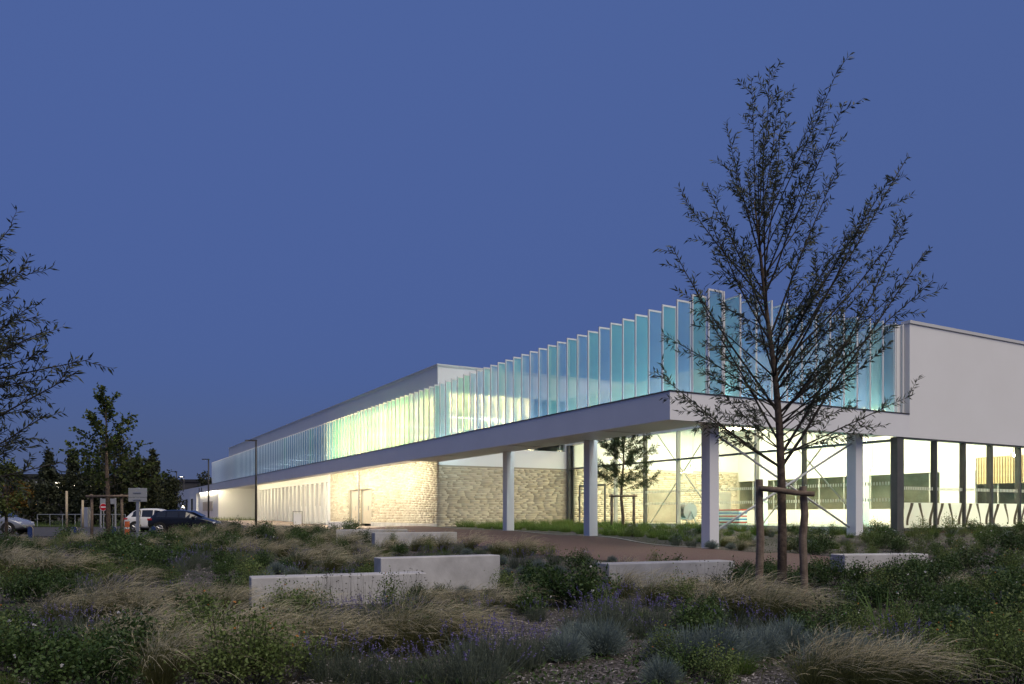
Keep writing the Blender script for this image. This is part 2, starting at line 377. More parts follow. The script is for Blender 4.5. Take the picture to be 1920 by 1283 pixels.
bp('canopy_roof', 'white_metal', (0.125, 2.54, 0.125, P1 - 0.01, FT - 0.12, FT - 0.04), (0.125, Q1 - 0.01, P1, LEFT_END - 0.01, FT - 0.13, FT - 0.05), (2.541, QG - 0.06, 0.125, 1.14, FT - 0.125, FT - 0.045))
bp('inner_beam', 'white_metal', (2.47, 2.548, 1.16, P1 - 0.02, SOF + 0.151, FT - 0.03), (2.549, QG - 0.07, 1.07, 1.148, SOF + 0.151, FT - 0.031))
# soffit joint lines and small downlights seen along the colonnade
for pj in (4.4, 11.5, 18.6): bp('soffit_joint', 'cap_grey', (0.13, 2.54, pj, pj + 0.05, SOF + 0.06, SOF + 0.0799))
# columns
for q, p_ in ((2.5, 0.85), (2.5, 7.95), (2.5, 15.05), (9.85, 0.75)):
    x, y = BW(q, p_); zb = h1(x, y) - 0.15
    mb = MB().box(q - .21, q + .21, p_ - .21, p_ + .21, zb, SOF + 0.079)
    part('column', mb, 'white_metal', B, bevel=0.012)
def rod(a, b_, r, mat, parent=B, name='brace'): return part(name, MB().tube([a, b_], r, 8), mat, parent, smooth=True)
rod((2.72, 0.85, 0.0), (9.64, 0.75, 3.3), 0.04, 'cap_grey'); rod((2.72, 0.85, 3.35), (9.64, 0.85, 0.1), 0.04, 'cap_grey')
# end of the colonnade: far flush wall with two slit windows
bp('wall', 'white_render', (0.0, 0.3, LEFT_END + 0.001, 134, -0.3, FT))
bp('window', 'dark_window', (-0.02, 0.05, 108.0, 110.0, 0.9, 2.9)); bp('window', 'dark_window', (-0.02, 0.05, 114.0, 116.5, 0.9, 2.9))
bp('wall', 'white_render', (0.3, 14, 133.7, 134, -0.3, FT))
bp('roof', 'cap_grey', (0.31, 14, LEFT_END, 133.69, FT - .4, FT - .2))
for a in (99.0, 101.2): bp('wall_sign', 'dark_metal', (-0.03, -0.001, a, a + .6, 3.75, 4.3))

# brick walls with real bricks
def brick_mesh(name, length, z0, z1, holes=(), seed=1, ch=0.098, joint=0.010, mat='brick'):
    """bricks laid in local x (length) and z, faces proud of y = 0 towards -y"""
    rng = random.Random(seed); V = []; Fc = []
    z = z0
    while z + ch <= z1 + 1e-6:
        x = -rng.random() * 0.3
        while x < length:
            L = rng.choice((0.36, 0.50, 0.66, 0.82)); xa, xb = max(x, 0), min(x + L, length); x += L + joint
            if xb - xa < 0.05: continue
            if any(xa < hx1 and xb > hx0 and z < hz1 and z + ch > hz0 for hx0, hx1, hz0, hz1 in holes): continue
            d = 0.012 + rng.random() * 0.006; n = len(V)
            V += [(xa, 0.03, z), (xb, 0.03, z), (xb, 0.03, z + ch), (xa, 0.03, z + ch), (xa, -d, z), (xb, -d, z), (xb, -d, z + ch), (xa, -d, z + ch)]
            Fc += [(n + 4, n + 5, n + 6, n + 7), (n, n + 1, n + 5, n + 4), (n + 3, n + 7, n + 6, n + 2), (n, n + 4, n + 7, n + 3), (n + 1, n + 2, n + 6, n + 5)]
        z += ch + joint
    return np_mesh(name, V, Fc, mat)
def brick_part(me, loc, rz):
    o = link('brick_facing', me, B, loc); o.rotation_euler = (0, 0, rz); o['kind'] = 'stuff'; return o
WEND = 45.2
doors = ((35.2, 37.4), (38.2, 40.1))
# wall along the left facade: local x of the brick mesh runs along -p, front towards -q
holes = [(WEND - b_ - 0.06, WEND - a - 0.06 + 0.12, -1, 2.42) for a, b_ in doors]
brick_part(brick_mesh('lit_bricks', WEND - P1, -0.16, SOF + 0.27, holes, 3, mat='brick_lit'), (Q1, WEND, 0), -math.pi / 2)
bp('wall', 'mortar', (Q1, Q1 + .3, P1, 35.14, -0.3, SOF + .279), (Q1, Q1 + .3, 37.46, 38.14, -0.3, SOF + .279), (Q1, Q1 + .3, 40.16, WEND, -0.3, SOF + .279),
   (Q1, Q1 + .3, 35.14, 37.46, 2.4, SOF + .279), (Q1, Q1 + .3, 38.14, 40.16, 2.4, SOF + .279))
for a, b_ in doors:
    d = bp('door', 'door_beige', (Q1 + 0.16, Q1 + 0.22, a, (a + b_) / 2 - .006, -0.1, 2.36), (Q1 + 0.16, Q1 + 0.22, (a + b_) / 2 + .006, b_, -0.1, 2.36))
    part('handle', MB().box(Q1 + 0.10, Q1 + 0.158, (a + b_) / 2 - .12, (a + b_) / 2 - .09, 0.85, 1.2), 'steel', d)
    bp('door_frame', 'mullion_light', (Q1 + .10, Q1 + .25, a - .06, a, -0.1, 2.41), (Q1 + .10, Q1 + .25, b_, b_ + .06, -0.1, 2.41), (Q1 + .101, Q1 + .249, a, b_, 2.362, 2.409))
bp('downpipe', 'steel', (Q1 - 0.1, Q1 - 0.035, 37.75, 37.82, -0.1, SOF))
bp('plinth', 'concrete', (Q1 - 0.06, Q1 - 0.0351, P1, 35.1, -0.3, 0.02))
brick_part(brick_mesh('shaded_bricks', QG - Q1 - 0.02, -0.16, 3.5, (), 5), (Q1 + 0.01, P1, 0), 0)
bp('wall', 'mortar', (Q1 + 0.301, QG, P1, P1 + 0.28, -0.3, 3.5))
bp('wall', 'white_render', (Q1, QG, P1 - 0.02, P1 + 0.28, 3.501, 4.6))
# tall volume with clerestories
CL0, CL1 = 4.7, 7.75
bp('wall', 'white_render', (Q1, Q1 + .28, P1 + 0.281, 92, SOF + 0.281, CL0), (Q1, Q1 + .28, P1 + .281, 92, CL1, TT), (Q1, Q1 + .28, 91.5, 92, CL0 + .001, CL1 - .001))
bp('wall', 'white_render', (Q1, 22, P1 - 0.02, P1 + .28, CL1 + .1, TT), (Q1, Q1 + .7, P1 - .02, P1 + .28, 4.601, CL1 + .099), (QG - .2, 22, P1 + .03, P1 + .28, 4.601, CL1 + .099))
bp('wall', 'white_render', (Q1 + .281, 22, 91.7, 92, 3.6, TT), (21.7, 22, P1 + .281, 91.69, -0.2, TT), (Q1 + .281, 22, 91.69, 91.7, -0.2, 3.59))
bp('roof', 'white_metal', (Q1 - 0.03, 22.03, P1 - 0.05, 92.03, TT + 0.001, TT + 0.05))
bp('parapet_cap', 'cap_grey', (Q1 - 0.06, Q1 + 0.3, P1 - 0.08, 92.06, TT + 0.051, TT + 0.14), (Q1 + .301, 22.06, P1 - 0.08, P1 + .3, TT + 0.051, TT + 0.139))
bp('ceiling', 'interior_white', (Q1 + .29, 21.69, P1 + .29, 91.6, CL1 + .35, CL1 + .42))
bp('partition', 'interior_white', (Q1 + .29, 21.69, 43.9, 44.1, 0, CL1 + .34)); bp('partition', 'interior_white', (9.0, 9.15, P1 + .3, 43.89, 0, CL1 + .34))
bp('gallery_floor', 'interior_white', (Q1 + .29, 8.99, P1 + .29, 43.88, 4.3, 4.42)); bp('gallery_floor', 'interior_white', (Q1 + .29, 8.0, 44.11, 91.5, 4.3, 4.42))
bp('partition', 'interior_white', (6.5, 6.6, 44.11, 91.5, 4.43, CL1 + .34))
bp('clerestory_glass', 'clear_glass', (Q1 + .12, Q1 + .135, P1 + .3, 91.5, CL0, CL1))
bp('clerestory_glass', 'clear_glass', (Q1 + .71, QG - .21, P1 + .1, P1 + .115, 4.6, CL1 + .1))
for i in range(34): 
    p_ = P1 + 0.3 + i * 2.02
    if p_ < 91: bp('mullion', 'mullion_light', (Q1 + .1, Q1 + .16, p_, p_ + .05, CL0, CL1))
for i in range(5): bp('mullion', 'mullion_light', (Q1 + .7 + i * 1.97, Q1 + .76 + i * 1.97, P1 + .08, P1 + .14, 4.6, CL1 + .1))
bp('mullion', 'mullion_light', (Q1 + .701, QG - .201, P1 + .075, P1 + .145, 5.6, 5.66), (Q1 + .701, QG - .201, P1 + .075, P1 + .145, 6.6, 6.66))
for p_ in (26, 30, 34, 38, 42):
    bp('floor_light', 'upper_light', (4.2, 4.32, p_ - 1.4, p_ + 1.4, 4.421, 4.47)); bp('floor_light', 'upper_light', (7.2, 7.32, p_ - 1.4, p_ + 1.4, 4.421, 4.47))
for p_ in (48, 56, 64, 72, 80): bp('ceiling_light', 'dim_light', (3.2, 6.3, p_, p_ + .08, 6.2, 6.25))
for p_ in (26.5, 33, 39.5): bp('ceiling_light', 'tube_light', (3.4, 8.6, p_, p_ + .06, 6.75, 6.79))

# coloured glass fins
PITCH, FZ0, FZ1 = 0.77, FT + 0.0, WT
T = 0.03
def fin_meshes(FW):
    fr = MB()
    fr.box(0, .045, -T, T, FZ0, FZ1).box(FW - .03, FW, -T + .004, T - .004, FZ0, FZ1).box(.045, FW - .03, -T + .002, T - .002, FZ1 - .06, FZ1).box(.045, FW - .03, -T + .002, T - .002, FZ0, FZ0 + .06)
    return fr.mesh('fin_frame', 'fin_white'), {k: MB().box(.045, FW - .03, -.008, .008, FZ0 + .06, FZ1 - .06).mesh('fin_pane_' + k, k) for k in ('fin_blue', 'fin_teal')}
FML, FMR = fin_meshes(0.63), fin_meshes(0.76)
rf = random.Random(4)
def fin(q, p_, rz, k, FM):
    f = link('fin', FM[0], B, (q, p_, 0)); f.rotation_euler = (0, 0, rz)
    link('pane', FM[1][k], f)
QF = 1.76
n_left = int((102.0 - 0.17) / PITCH)
pat = ['fin_blue', 'fin_teal']
for i in range(n_left + 1):
    k_ = pat[i % 2] if rf.random() < 0.85 else pat[(i + 1) % 2]
    if 0.17 + i * PITCH > 43.8 and i % 4: k_ = 'fin_blue'
    fin(QF, 0.17 + i * PITCH, 0, k_, FML)
for i in range(13): fin(2.47 + i * 0.75, 0.15, math.pi / 2, pat[i % 2] if rf.random() < 0.85 else pat[(i + 1) % 2], FMR)
fin(11.95, 0.15, math.pi / 2, 'fin_blue', FMR)
bp('fin_uplight', 'fin_light', (2.62, 2.68, 0.9, 23.3, FT - .035, FT - .01)); bp('fin_uplight', 'fin_light', (3.0, 11.4, 1.00, 1.06, FT - .036, FT - .011))
bp('fin_rail', 'fin_white', (QF + .2, QF + .26, 0.9, 102, FZ0 - .06, FZ0 - .001), (QF + .5, 12.0, 0.4, 0.46, FZ0 - .06, FZ0 - .001))

# right-hand white wall over the hall glazing
bp('wall', 'white_render', (12.121, 48, 0.0, 0.3, SOF, WT)); bp('parapet_cap', 'cap_grey', (12.08, 48, -0.05, 0.34, WT + 0.03, WT + 0.15), (12.1, 48, -.005, 0.32, WT + .001, WT + .0299))
bp('wall', 'white_render', (QG + .1, 12.12, 0.26, 0.305, FT - .05, WT))
bp('wall', 'white_render', (QG - .05, QG + .25, 0.31, P1 - .03, 5.001, WT)); bp('roof', 'white_metal', (QG + .251, 47.9, 0.31, P1 - .03, WT - .25, WT - .1))
# pool hall interior
QB, PB = 26.0, 22.9
bp('hall_floor', 'tile_floor', (QG - .1, 47, 0.1, P1 + .02, -0.3, 0.0)); bp('ceiling', 'interior_white', (QG + .26, 47, 0.31, PB, 6.45, 6.55))
bp('wall', 'interior_white', (QG + .1, QB + .2, PB, PB + .2, 3.6, 6.44)); bp('wall', 'brick_lit', (QG + .1, QB + .2, PB + .05, PB + .2, 0, 3.599))
o = brick_part(brick_mesh('hall_bricks', QB - QG - .2, 0.0, 3.58, [(6.0, 8.6, 0, 2.3), (11.5, 13.6, 0, 2.2)], 8, 0.12, 0.014, 'brick_lit'), (QG + .1, PB + .05, 0), 0)
bp('window', 'room_brown', (QG + 6.12, QG + 8.68, PB - .0, PB + .045, 0.05, 2.28)); bp('door', 'film_white', (QG + 11.62, QG + 13.68, PB, PB + .045, 0.0, 2.18))
bp('wall', 'interior_white', (QB, QB + .2, 0.4, PB, 2.95, 6.44), (QB, QB + .2, 0.4, PB, 0.001, 0.9), (QB - .001, QB + .2, 5.6, 7.6, .901, 2.949))
bp('wall', 'room_brown', (QB + 1.8, QB + 2, 0.4, PB, 0, 3.2), (QB + .201, QB + 2, PB + .001, PB + .2, 0, 3.2), (QB + .201, QB + 2, .2, PB, 3.201, 3.3))
for i in range(12):
    p_ = 0.6 + i * 1.9
    if 5.3 < p_ < 7.7: continue
    bp('mullion', 'mullion_light', (QB + .05, QB + .11, p_, p_ + .07, .9, 2.95))
bp('window_glass', 'clear_glass', (QB + .07, QB + .085, 0.5, PB, .9, 2.95))
bp('timber_backing', 'dark_metal', (QB - .03, QB - .002, 0.5, 5.55, 2.25, 3.6))
sl = MB().box(QB - .1, QB - .031, 0, 0.085, 2.2, 3.62).mesh('slat', 'timber')
for i in range(36): link('slat', sl, B, (0, 0.55 + i * 0.138, 0))
bp('hall_column', 'interior_white', (20.0, 20.5, 8.0, 8.5, 0, 6.44)); bp('hall_column', 'interior_white', (20.0, 20.5, 15.0, 15.5, 0, 6.44))
for q in (14.5, 18.5, 22.5):
    for p_ in (2.5, 9.5, 16.5): bp('ceiling_light', 'hall_light', (q, q + 1.5, p_, p_ + 4.5, 6.36, 6.43))
for q, p_, z in ((16.3, 16.9, 3.5), (19.0, 12.7, 3.4), (22.9, 9.5, 3.05), (24.6, 2.8, 3.55)):
    l = bp('flood_lamp', 'mullion_light', (q - .14, q + .14, p_ + .02, p_ + .14, z - .1, z + .1), (q - .015, q + .015, p_ + .05, p_ + .08, z + .101, 6.44))
    part('lens', MB().box(q - .10, q + .10, p_ - .0, p_ + .019, z - .07, z + .07), 'flood_light', l)
pw = bp('pool_water', 'water', (14.0, 23.5, 2.0, 20.5, 0.004, 0.012))
# hall glass walls
bp('glass_wall', 'hall_glass', (QG + .03, QG + .045, 0.3, P1 - .05, 0.0, 5.0))
for i, p_ in enumerate((1.9, 4.65, 7.4, 10.15, 12.9, 15.65, 18.4, 21.15)):
    bp('mullion', 'mullion' if i % 2 else 'mullion_light', (QG - .09, QG + .16, p_, p_ + .075, -0.02, 5.0))
bp('transom', 'mullion', (QG - .085, QG + .15, 0.3, P1 - .05, 3.45, 3.54)); bp('transom', 'mullion_light', (QG - .088, QG + .155, 0.3, P1 - .05, -0.1, 0.06))
bp('corner_post', 'mullion', (QG - .15, QG + .25, 0.06, 0.36, -0.25, SOF)); bp('end_post', 'mullion', (QG - .14, QG + .1, P1 - .3, P1 - .03, -.2, 5.0))
rod((QG + .35, 10.2, 0.1), (QG + .35, 15.6, 5.6), 0.03, 'cap_grey'); rod((QG + .35, 15.6, 0.1), (QG + .35, 10.2, 5.6), 0.03, 'cap_grey')
rod((QG + .35, 1.9, 0.1), (QG + .35, 7.4, 5.6), 0.03, 'cap_grey'); rod((QG + .35, 7.4, 0.1), (QG + .35, 1.9, 5.6), 0.03, 'cap_grey')
# entrance doors in the glass wall
d = bp('door', 'mullion', (QG - .12, QG - .05, 19.3, 19.4, 0, 2.4), (QG - .12, QG - .05, 22.0, 22.1, 0, 2.4), (QG - .12, QG - .05, 19.4, 22.0, 2.3, 2.4), (QG - .12, QG - .05, 20.65, 20.72, 0, 2.3))
part('handle', MB().box(QG - .2, QG - .13, 20.55, 20.59, .8, 1.4), 'steel', d)
bp('glass_wall', 'hall_glass', (QG + .26, 47, 0.14, 0.155, 0.05, SOF - .06))
edges = [11.9, 13.9, 15.85, 17.8, 19.95, 21.9, 23.9, 25.9, 27.9]
for q in edges[1:]: bp('mullion', 'mullion', (q - .05, q + .05, 0.03, 0.26, 0.05, SOF - .05))
bp('transom', 'mullion', (QG + .26, 47, 0.03, 0.25, -0.06, 0.045), (QG + .26, 47, 0.03, 0.27, SOF - .06, SOF - .001))
bp('plinth', 'red_path', (QG + .26, 47, 0.06, 0.24, -0.5, -0.061))
# safety dashes and wavy white film on the panes
def dashes(q0, q1, z, along='q', step=0.11):
    mb = MB(); x = q0
    while x < q1:
        if along == 'q': mb.box(x, x + .055, 0.128, 0.136, z, z + .13)
        else: mb.box(QG + .018, QG + .026, x, x + .055, z, z + .13)
        x += step
    return mb
for a, b_ in zip(edges[:-1], edges[1:]):
    part('safety_dashes', dashes(a + .08, b_ - .08, 1.55), 'film_white', B, kind='stuff')
    L = b_ - a - .14; z0, z1 = 0.06, 1.05; N = 12
    part('film_panel', MB().quad((a + .07, .131, z0), (b_ - .07, .131, z0), (b_ - .07, .131, z1), (a + .07, .131, z1)), 'film_white', B)
    for c0, lean, w0, w1 in ((.16, .16, .035, .055), (.60, -.12, .012, .05), (.93, .13, .05, .04)):      # brown strips painted in for gaps that show the dark interior
        mb = MB(); cl = lambda s_: a + .07 + L * (c0 + lean * .5 * math.sin(math.pi * (s_ - .5)) + (.10 * lean / abs(lean)) * (s_ - .5) ** 2); wd = lambda s_: L * (w0 + (w1 - w0) * s_)
        for k_ in range(N):
            s0, s1 = k_ / N, (k_ + 1) / N; za, zb = z0 + .1 + (z1 - z0 - .11) * s0, z0 + .1 + (z1 - z0 - .11) * s1
            lim = lambda v: min(max(v, a + .06), b_ - .06)
            mb.quad((lim(cl(s0) - wd(s0)), .126, za), (lim(cl(s0) + wd(s0)), .126, za), (lim(cl(s1) + wd(s1)), .126, zb), (lim(cl(s1) - wd(s1)), .126, zb))
        part('gap_band', mb, 'gap_brown', B)
part('safety_dashes', dashes(0.4, 18.8, 1.75, 'p', .13), 'film_white', B, kind='stuff'); part('safety_dashes', dashes(0.4, 18.8, 1.1, 'p', .13), 'film_white', B, kind='stuff')

# lit recess: glazed screen with deep white uprights, white niche, outer room
bp('wall', 'white_render', (Q1, Q1 + .3, WEND + .001, 46.0, -0.3, SOF + .279))
bp('wall', 'interior_white', (Q1 + .16, Q1 + .4, 46.0, 74, -0.3, SOF + .279)); bp('wall', 'interior_white', (Q1 + .02, Q1 + .159, 46.0, 74, 3.3, SOF + .279))
for i in range(18):
    p_ = 46.3 + i * 1.55
    bp('upright', 'white_render', (Q1 - .06, Q1 + .155, p_, p_ + .16, -0.3, 3.28))
    w_ = bp('window', 'window_brown' if i % 3 else 'film_white', (Q1 + .12, Q1 + .159, p_ + .24, p_ + .95, 1.3, 3.15))
bp('wall', 'white_render', (Q1, 5.2, 74.001, 74.3, -0.3, SOF + .279), (5.0, 5.2, 74.301, 87.2, -0.3, SOF + .279), (0.3, 5.2, 87.201, 87.5, -0.3, SOF + .279), (0.3, 0.55, 87.501, LEFT_END, -0.3, SOF + .279))
bp('window', 'window_brown', (4.95, 4.999, 80.5, 82.0, 0.6, 2.6)); bp('window', 'window_brown', (4.95, 4.999, 76.0, 76.6, 0.1, 2.6))
w_ = bp('window', 'mullion_light', (0.25, 0.299, 91.5, 100.0, 1.0, 2.3))
part('pane', MB().box(0.235, 0.249, 91.7, 95.6, 1.1, 2.2).box(0.235, 0.249, 95.8, 99.8, 1.1, 2.2), 'door_beige', w_)
for a, b_ in ((24.6, 45), (46, 60), (61, 74), (75, 87), (88, 103)):
    bp('light_strip', 'soffit_light' if a < 45 else 'soffit_light_soft', (0.14, 0.21, a, b_, SOF + .05, SOF + .09))
bp('canopy_bulkhead', 'white_metal', (0.121, Q1 - .004, P1 + .001, P1 + .1, SOF + .08, SOF + .341))
bp('soffit', 'white_metal', (0.12, 0.3, 87.6, LEFT_END, SOF + .28, SOF + .34))

# ------------------------------------------------------------------ foliage generators
def unit(a): return a / np.maximum(np.linalg.norm(a, axis=-1, keepdims=True), 1e-9)
def leaves(rng, pos, dirs, L, W, up=0.5):
    """one folded diamond leaf per position"""
    n = len(pos); dirs = unit(dirs); r = unit(rng.normal(size=(n, 3)) + np.array([0, 0, up]))
    side = unit(np.cross(dirs, r)); nor = np.cross(side, dirs)
    L = np.broadcast_to(L, (n,))[:, None]; W = np.broadcast_to(W, (n,))[:, None]
    a = pos; b_ = pos + dirs * L * .42 + side * W * .5 + nor * W * .15; c = pos + dirs * L - nor * L * .08; d = pos + dirs * L * .42 - side * W * .5 + nor * W * .15
    V = np.stack([a, b_, c, d], 1).reshape(-1, 3); f = np.arange(4 * n).reshape(n, 4)
    return V, f
def ribbons(rng, root, d0, L, bend, W, nseg=4, taper=0.9):
    n = len(root); d0 = unit(d0); side = unit(np.cross(d0, rng.normal(size=(n, 3))))
    L = np.asarray(L)[:, None]; rings = []
    for k in range(nseg + 1):
        t = k / nseg; c = root + d0 * L * t + bend * L * t * t; w = W * (1 - taper * t) * .5
        rings.append(np.stack([c - side * w, c + side * w], 1))
    R = np.stack(rings, 1)                                  # n, seg+1, 2, 3
    V = R.reshape(-1, 3); base = (np.arange(n) * (nseg + 1) * 2)[:, None, None]
    k = np.arange(nseg)[None, :, None] * 2
    f = base + k + np.array([0, 1, 3, 2])[None, None, :]
    return V, f.reshape(-1, 4)
def join(parts):
    V = []; Fc = []; n = 0
    for v, f in parts: V.append(v); Fc.append(f + n); n += len(v)
    return np.concatenate(V), np.concatenate(Fc)
def fan(rng, n, r0, spread):
    az = rng.uniform(0, 2 * np.pi, n); rr = r0 * np.sqrt(rng.uniform(0, 1, n)); th = np.abs(rng.normal(0, spread, n))
    root = np.stack([rr * np.cos(az), rr * np.sin(az), np.full(n, -0.03)], 1)
    az2 = az + rng.normal(0, .5, n)
    d = np.stack([np.sin(th) * np.cos(az2), np.sin(th) * np.sin(az2), np.cos(th)], 1)
    return root, d

PL = {}      # kind -> list of variants; a variant is a list of (part name, mesh); the first is the plant's own mesh
def feather(seed, n=240, ng=340, wind=0.42):
    rng = np.random.default_rng(seed)
    root, d = fan(rng, ng, .10, .42)
    bend = np.stack([d[:, 0] * .45 + wind * .3, d[:, 1] * .45, -.22 - np.zeros(ng)], 1)
    g = ribbons(rng, root, d, rng.uniform(.30, .60, ng), bend, .0065, 5)
    root, d = fan(rng, n, .10, .36)
    L = rng.uniform(.48, .80, n); sw = rng.uniform(.5, 1.3, n)
    bend = np.stack([d[:, 0] * .45 + wind * sw * .8, d[:, 1] * .45 - .05, -.26 * sw - d[:, 2] * .05], 1)
    a = ribbons(rng, root, d, L, bend, .0048, 6, .7)
    # feathery awns that hang off the outer third of each stem
    m3 = int(n * 2.3); pick = rng.integers(0, n, m3); t = rng.uniform(.62, 1.0, m3)[:, None]
    base = root[pick] + d[pick] * L[pick][:, None] * t + bend[pick] * L[pick][:, None] * t * t
    tang = unit(d[pick] + 2 * bend[pick] * t)
    dd = unit(tang + rng.normal(0, .20, (m3, 3)))
    b_ = ribbons(rng, base, dd, rng.uniform(.12, .26, m3), np.stack([np.full(m3, wind * .55), np.zeros(m3), np.full(m3, -.42)], 1), .0040, 4, .9)
    return [('blades', np_mesh('feather_blades', *join([g, a]), 'grass_olive')), ('seed_heads', np_mesh('feather_awns', *b_, 'awn_tan'))]
PL['feather_grass'] = [feather(s) for s in range(1, 7)]
def fresh(seed, n=230):
    rng = np.random.default_rng(seed); root, d = fan(rng, n, .16, .35)
    bend = np.stack([d[:, 0] * .5 + .15, d[:, 1] * .5, np.full(n, -.25)], 1)
    return [('blades', np_mesh('fresh_blades', *ribbons(rng, root, d, rng.uniform(.22, .5, n), bend, .009, 4), 'grass_fresh'))]
PL['green_grass'] = [fresh(s) for s in range(20, 24)]
def lavender(seed, n=260, nf=26):
    rng = np.random.default_rng(seed); root, d = fan(rng, n, .18, .42)
    L = rng.uniform(.22, .40, n); L[:nf] = rng.uniform(.40, .56, nf)
    bend = np.stack([rng.normal(0, .08, n) + .05, rng.normal(0, .08, n), np.zeros(n)], 1)
    st = ribbons(rng, root, d, L, bend, .006, 3, .5)
    k = rng.integers(nf, n, n * 4); t = rng.uniform(.2, .95, n * 4)[:, None]
    base = root[k] + d[k] * L[k][:, None] * t + bend[k] * L[k][:, None] * t * t
    lf = leaves(rng, base, unit(d[k] + rng.normal(0, .45, (n * 4, 3))), rng.uniform(.03, .055, n * 4), .005)
    tip = root[:nf] + d[:nf] * L[:nf, None] + bend[:nf] * L[:nf, None]
    m_ = 9; pos = np.repeat(tip, m_, 0) + np.repeat(unit(d[:nf]), m_, 0) * rng.uniform(-.06, .025, (nf * m_, 1))
    fl = leaves(rng, pos, rng.normal(size=(nf * m_, 3)) + np.repeat(d[:nf], m_, 0) * .6, .019, .013)
    return [('stems', np_mesh('lavender_stems', *join([st, lf]), 'lavender_stem')), ('flower_spikes', np_mesh('lavender_flowers', *fl, 'lavender_flower'))]
PL['lavender'] = [lavender(s) for s in range(40, 45)]
def mound(seed, n=900):
    rng = np.random.default_rng(seed); u = unit(rng.normal(size=(n, 3))); u[:, 2] = np.abs(u[:, 2]) + .12; u = unit(u)
    st = ribbons(rng, u * .03, u + rng.normal(0, .12, (n, 3)), rng.uniform(.20, .36, n), np.stack([np.zeros(n), np.zeros(n), np.full(n, .12)], 1), .006, 3, .5)
    k = rng.integers(0, n, n * 3); base = u[k] * rng.uniform(.12, .33, (n * 3, 1))
    lf = leaves(rng, base, u[k] + rng.normal(0, .5, (n * 3, 3)), .035, .006)
    return [('stems', np_mesh('mound_stems', *join([st, lf]), 'mound_grey'))]
PL['silver_mound'] = [mound(s) for s in range(60, 64)]
def shrub(seed, n=1500, R=.5, Hh=.62, mat='shrub_leaf', ll=.062, flowers=None):
    rng = np.random.default_rng(seed); V = []
    ns = 26; az = rng.uniform(0, 2 * np.pi, ns); rr = R * np.sqrt(rng.uniform(0.02, 1, ns)); hz = Hh * (1 - .55 * (rr / R) ** 2) * rng.uniform(.75, 1.12, ns)
    tips = np.stack([rr * np.cos(az), rr * np.sin(az), hz], 1); root = tips * np.array([.15, .15, 0]) - [0, 0, .04]
    dv = tips - root; Ls = np.linalg.norm(dv, axis=1)
    st = ribbons(rng, root, dv, Ls, np.zeros((ns, 3)), .011, 3, .6)
    k = rng.integers(0, ns, n); t = rng.uniform(.25, 1.02, n)[:, None] ** .7
    pos = root[k] + dv[k] * t + rng.normal(0, .055, (n, 3)) * (0.5 + t)
    pos[:, 2] = np.maximum(pos[:, 2], .02)
    dd = unit(rng.normal(size=(n, 3)) + np.array([0, 0, -.1]) + unit(pos) * .8)
    lf = leaves(rng, pos, dd, rng.uniform(.6, 1.25, n) * ll, rng.uniform(.5, .7, n) * ll, 1.4)
    res = [('stems', np_mesh('shrub_stems', *st, 'twig_bark')), ('leaves', np_mesh('shrub_leaves', *lf, mat))]
    if flowers:
        nf, fm, fs = flowers; kk = rng.integers(0, ns, nf); c = tips[kk] + rng.normal(0, .05, (nf, 3)); c[:, 2] += .03
        pos = np.repeat(c, 6, 0); res.append(('petals', np_mesh('shrub_petals', *leaves(rng, pos, rng.normal(size=(nf * 6, 3)) + [0, 0, .5], fs, fs * .8), fm)))
    return res
PL['leafy_shrub'] = [shrub(s) for s in (80, 81, 82)] + [shrub(83, 1300, .55, .8, flowers=(4, 'petal_white', .035)), shrub(84, 1300, .5, .55, flowers=(3, 'petal_white', .03))]
PL['light_shrub'] = [shrub(s, 1400, .42, .75, 'shrub_leaf_light', .045, (3, 'petal_orange', .02)) for s in (90, 91, 92)]
def weed(seed, n=18):
    rng = np.random.default_rng(seed); root, d = fan(rng, n, .22, .18); L = rng.uniform(.5, .95, n)
    bend = np.stack([rng.normal(.06, .08, n), rng.normal(0, .08, n), np.zeros(n)], 1)
    st = ribbons(rng, root, d, L, bend, .006, 4, .5)
    k = rng.integers(0, n, n * 6); t = rng.uniform(.05, .6, n * 6)[:, None]
    lf = leaves(rng, root[k] + d[k] * L[k][:, None] * t + bend[k] * L[k][:, None] * t * t, rng.normal(size=(n * 6, 3)) + [0, 0, .5], .05, .014)
    tip = root + d * L[:, None] + bend * L[:, None]
    sd_ = leaves(rng, np.repeat(tip, 5, 0), rng.normal(size=(n * 5, 3)) + np.repeat(d, 5, 0) * 1.5, .035, .013)
    return [('stems', np_mesh('weed_stems', *join([st, lf]), 'weed_dark')), ('seed_heads', np_mesh('weed_heads', *sd_, 'weed_dark'))]
PL['wild_stems'] = [weed(s) for s in (100, 101, 102)]
def iris(seed, n=11):
    rng = np.random.default_rng(seed); root, d = fan(rng, n, .10, .3)
    bend = np.stack([d[:, 0] * .3, d[:, 1] * .3, np.full(n, -.08)], 1)
    return [('blades', np_mesh('iris_blades', *ribbons(rng, root, d, rng.uniform(.45, .72, n), bend, .040, 5, .85), 'iris_leaf'))]
PL['iris'] = [iris(s) for s in (110, 111)]
DESC = {'feather_grass': ('tan feather grass tuft', 'grass tuft'), 'green_grass': ('fresh green tuft', 'grass tuft'), 'lavender': ('purple lavender clump', 'lavender'),
        'silver_mound': ('silver grey mounded plant', 'plant'), 'leafy_shrub': ('dark leafy shrub', 'shrub'), 'light_shrub': ('light bushy plant', 'shrub'), 'wild_stems': ('thin dark wild stems', 'weed'), 'iris': ('broad bladed green iris', 'plant')}
PLACED = []
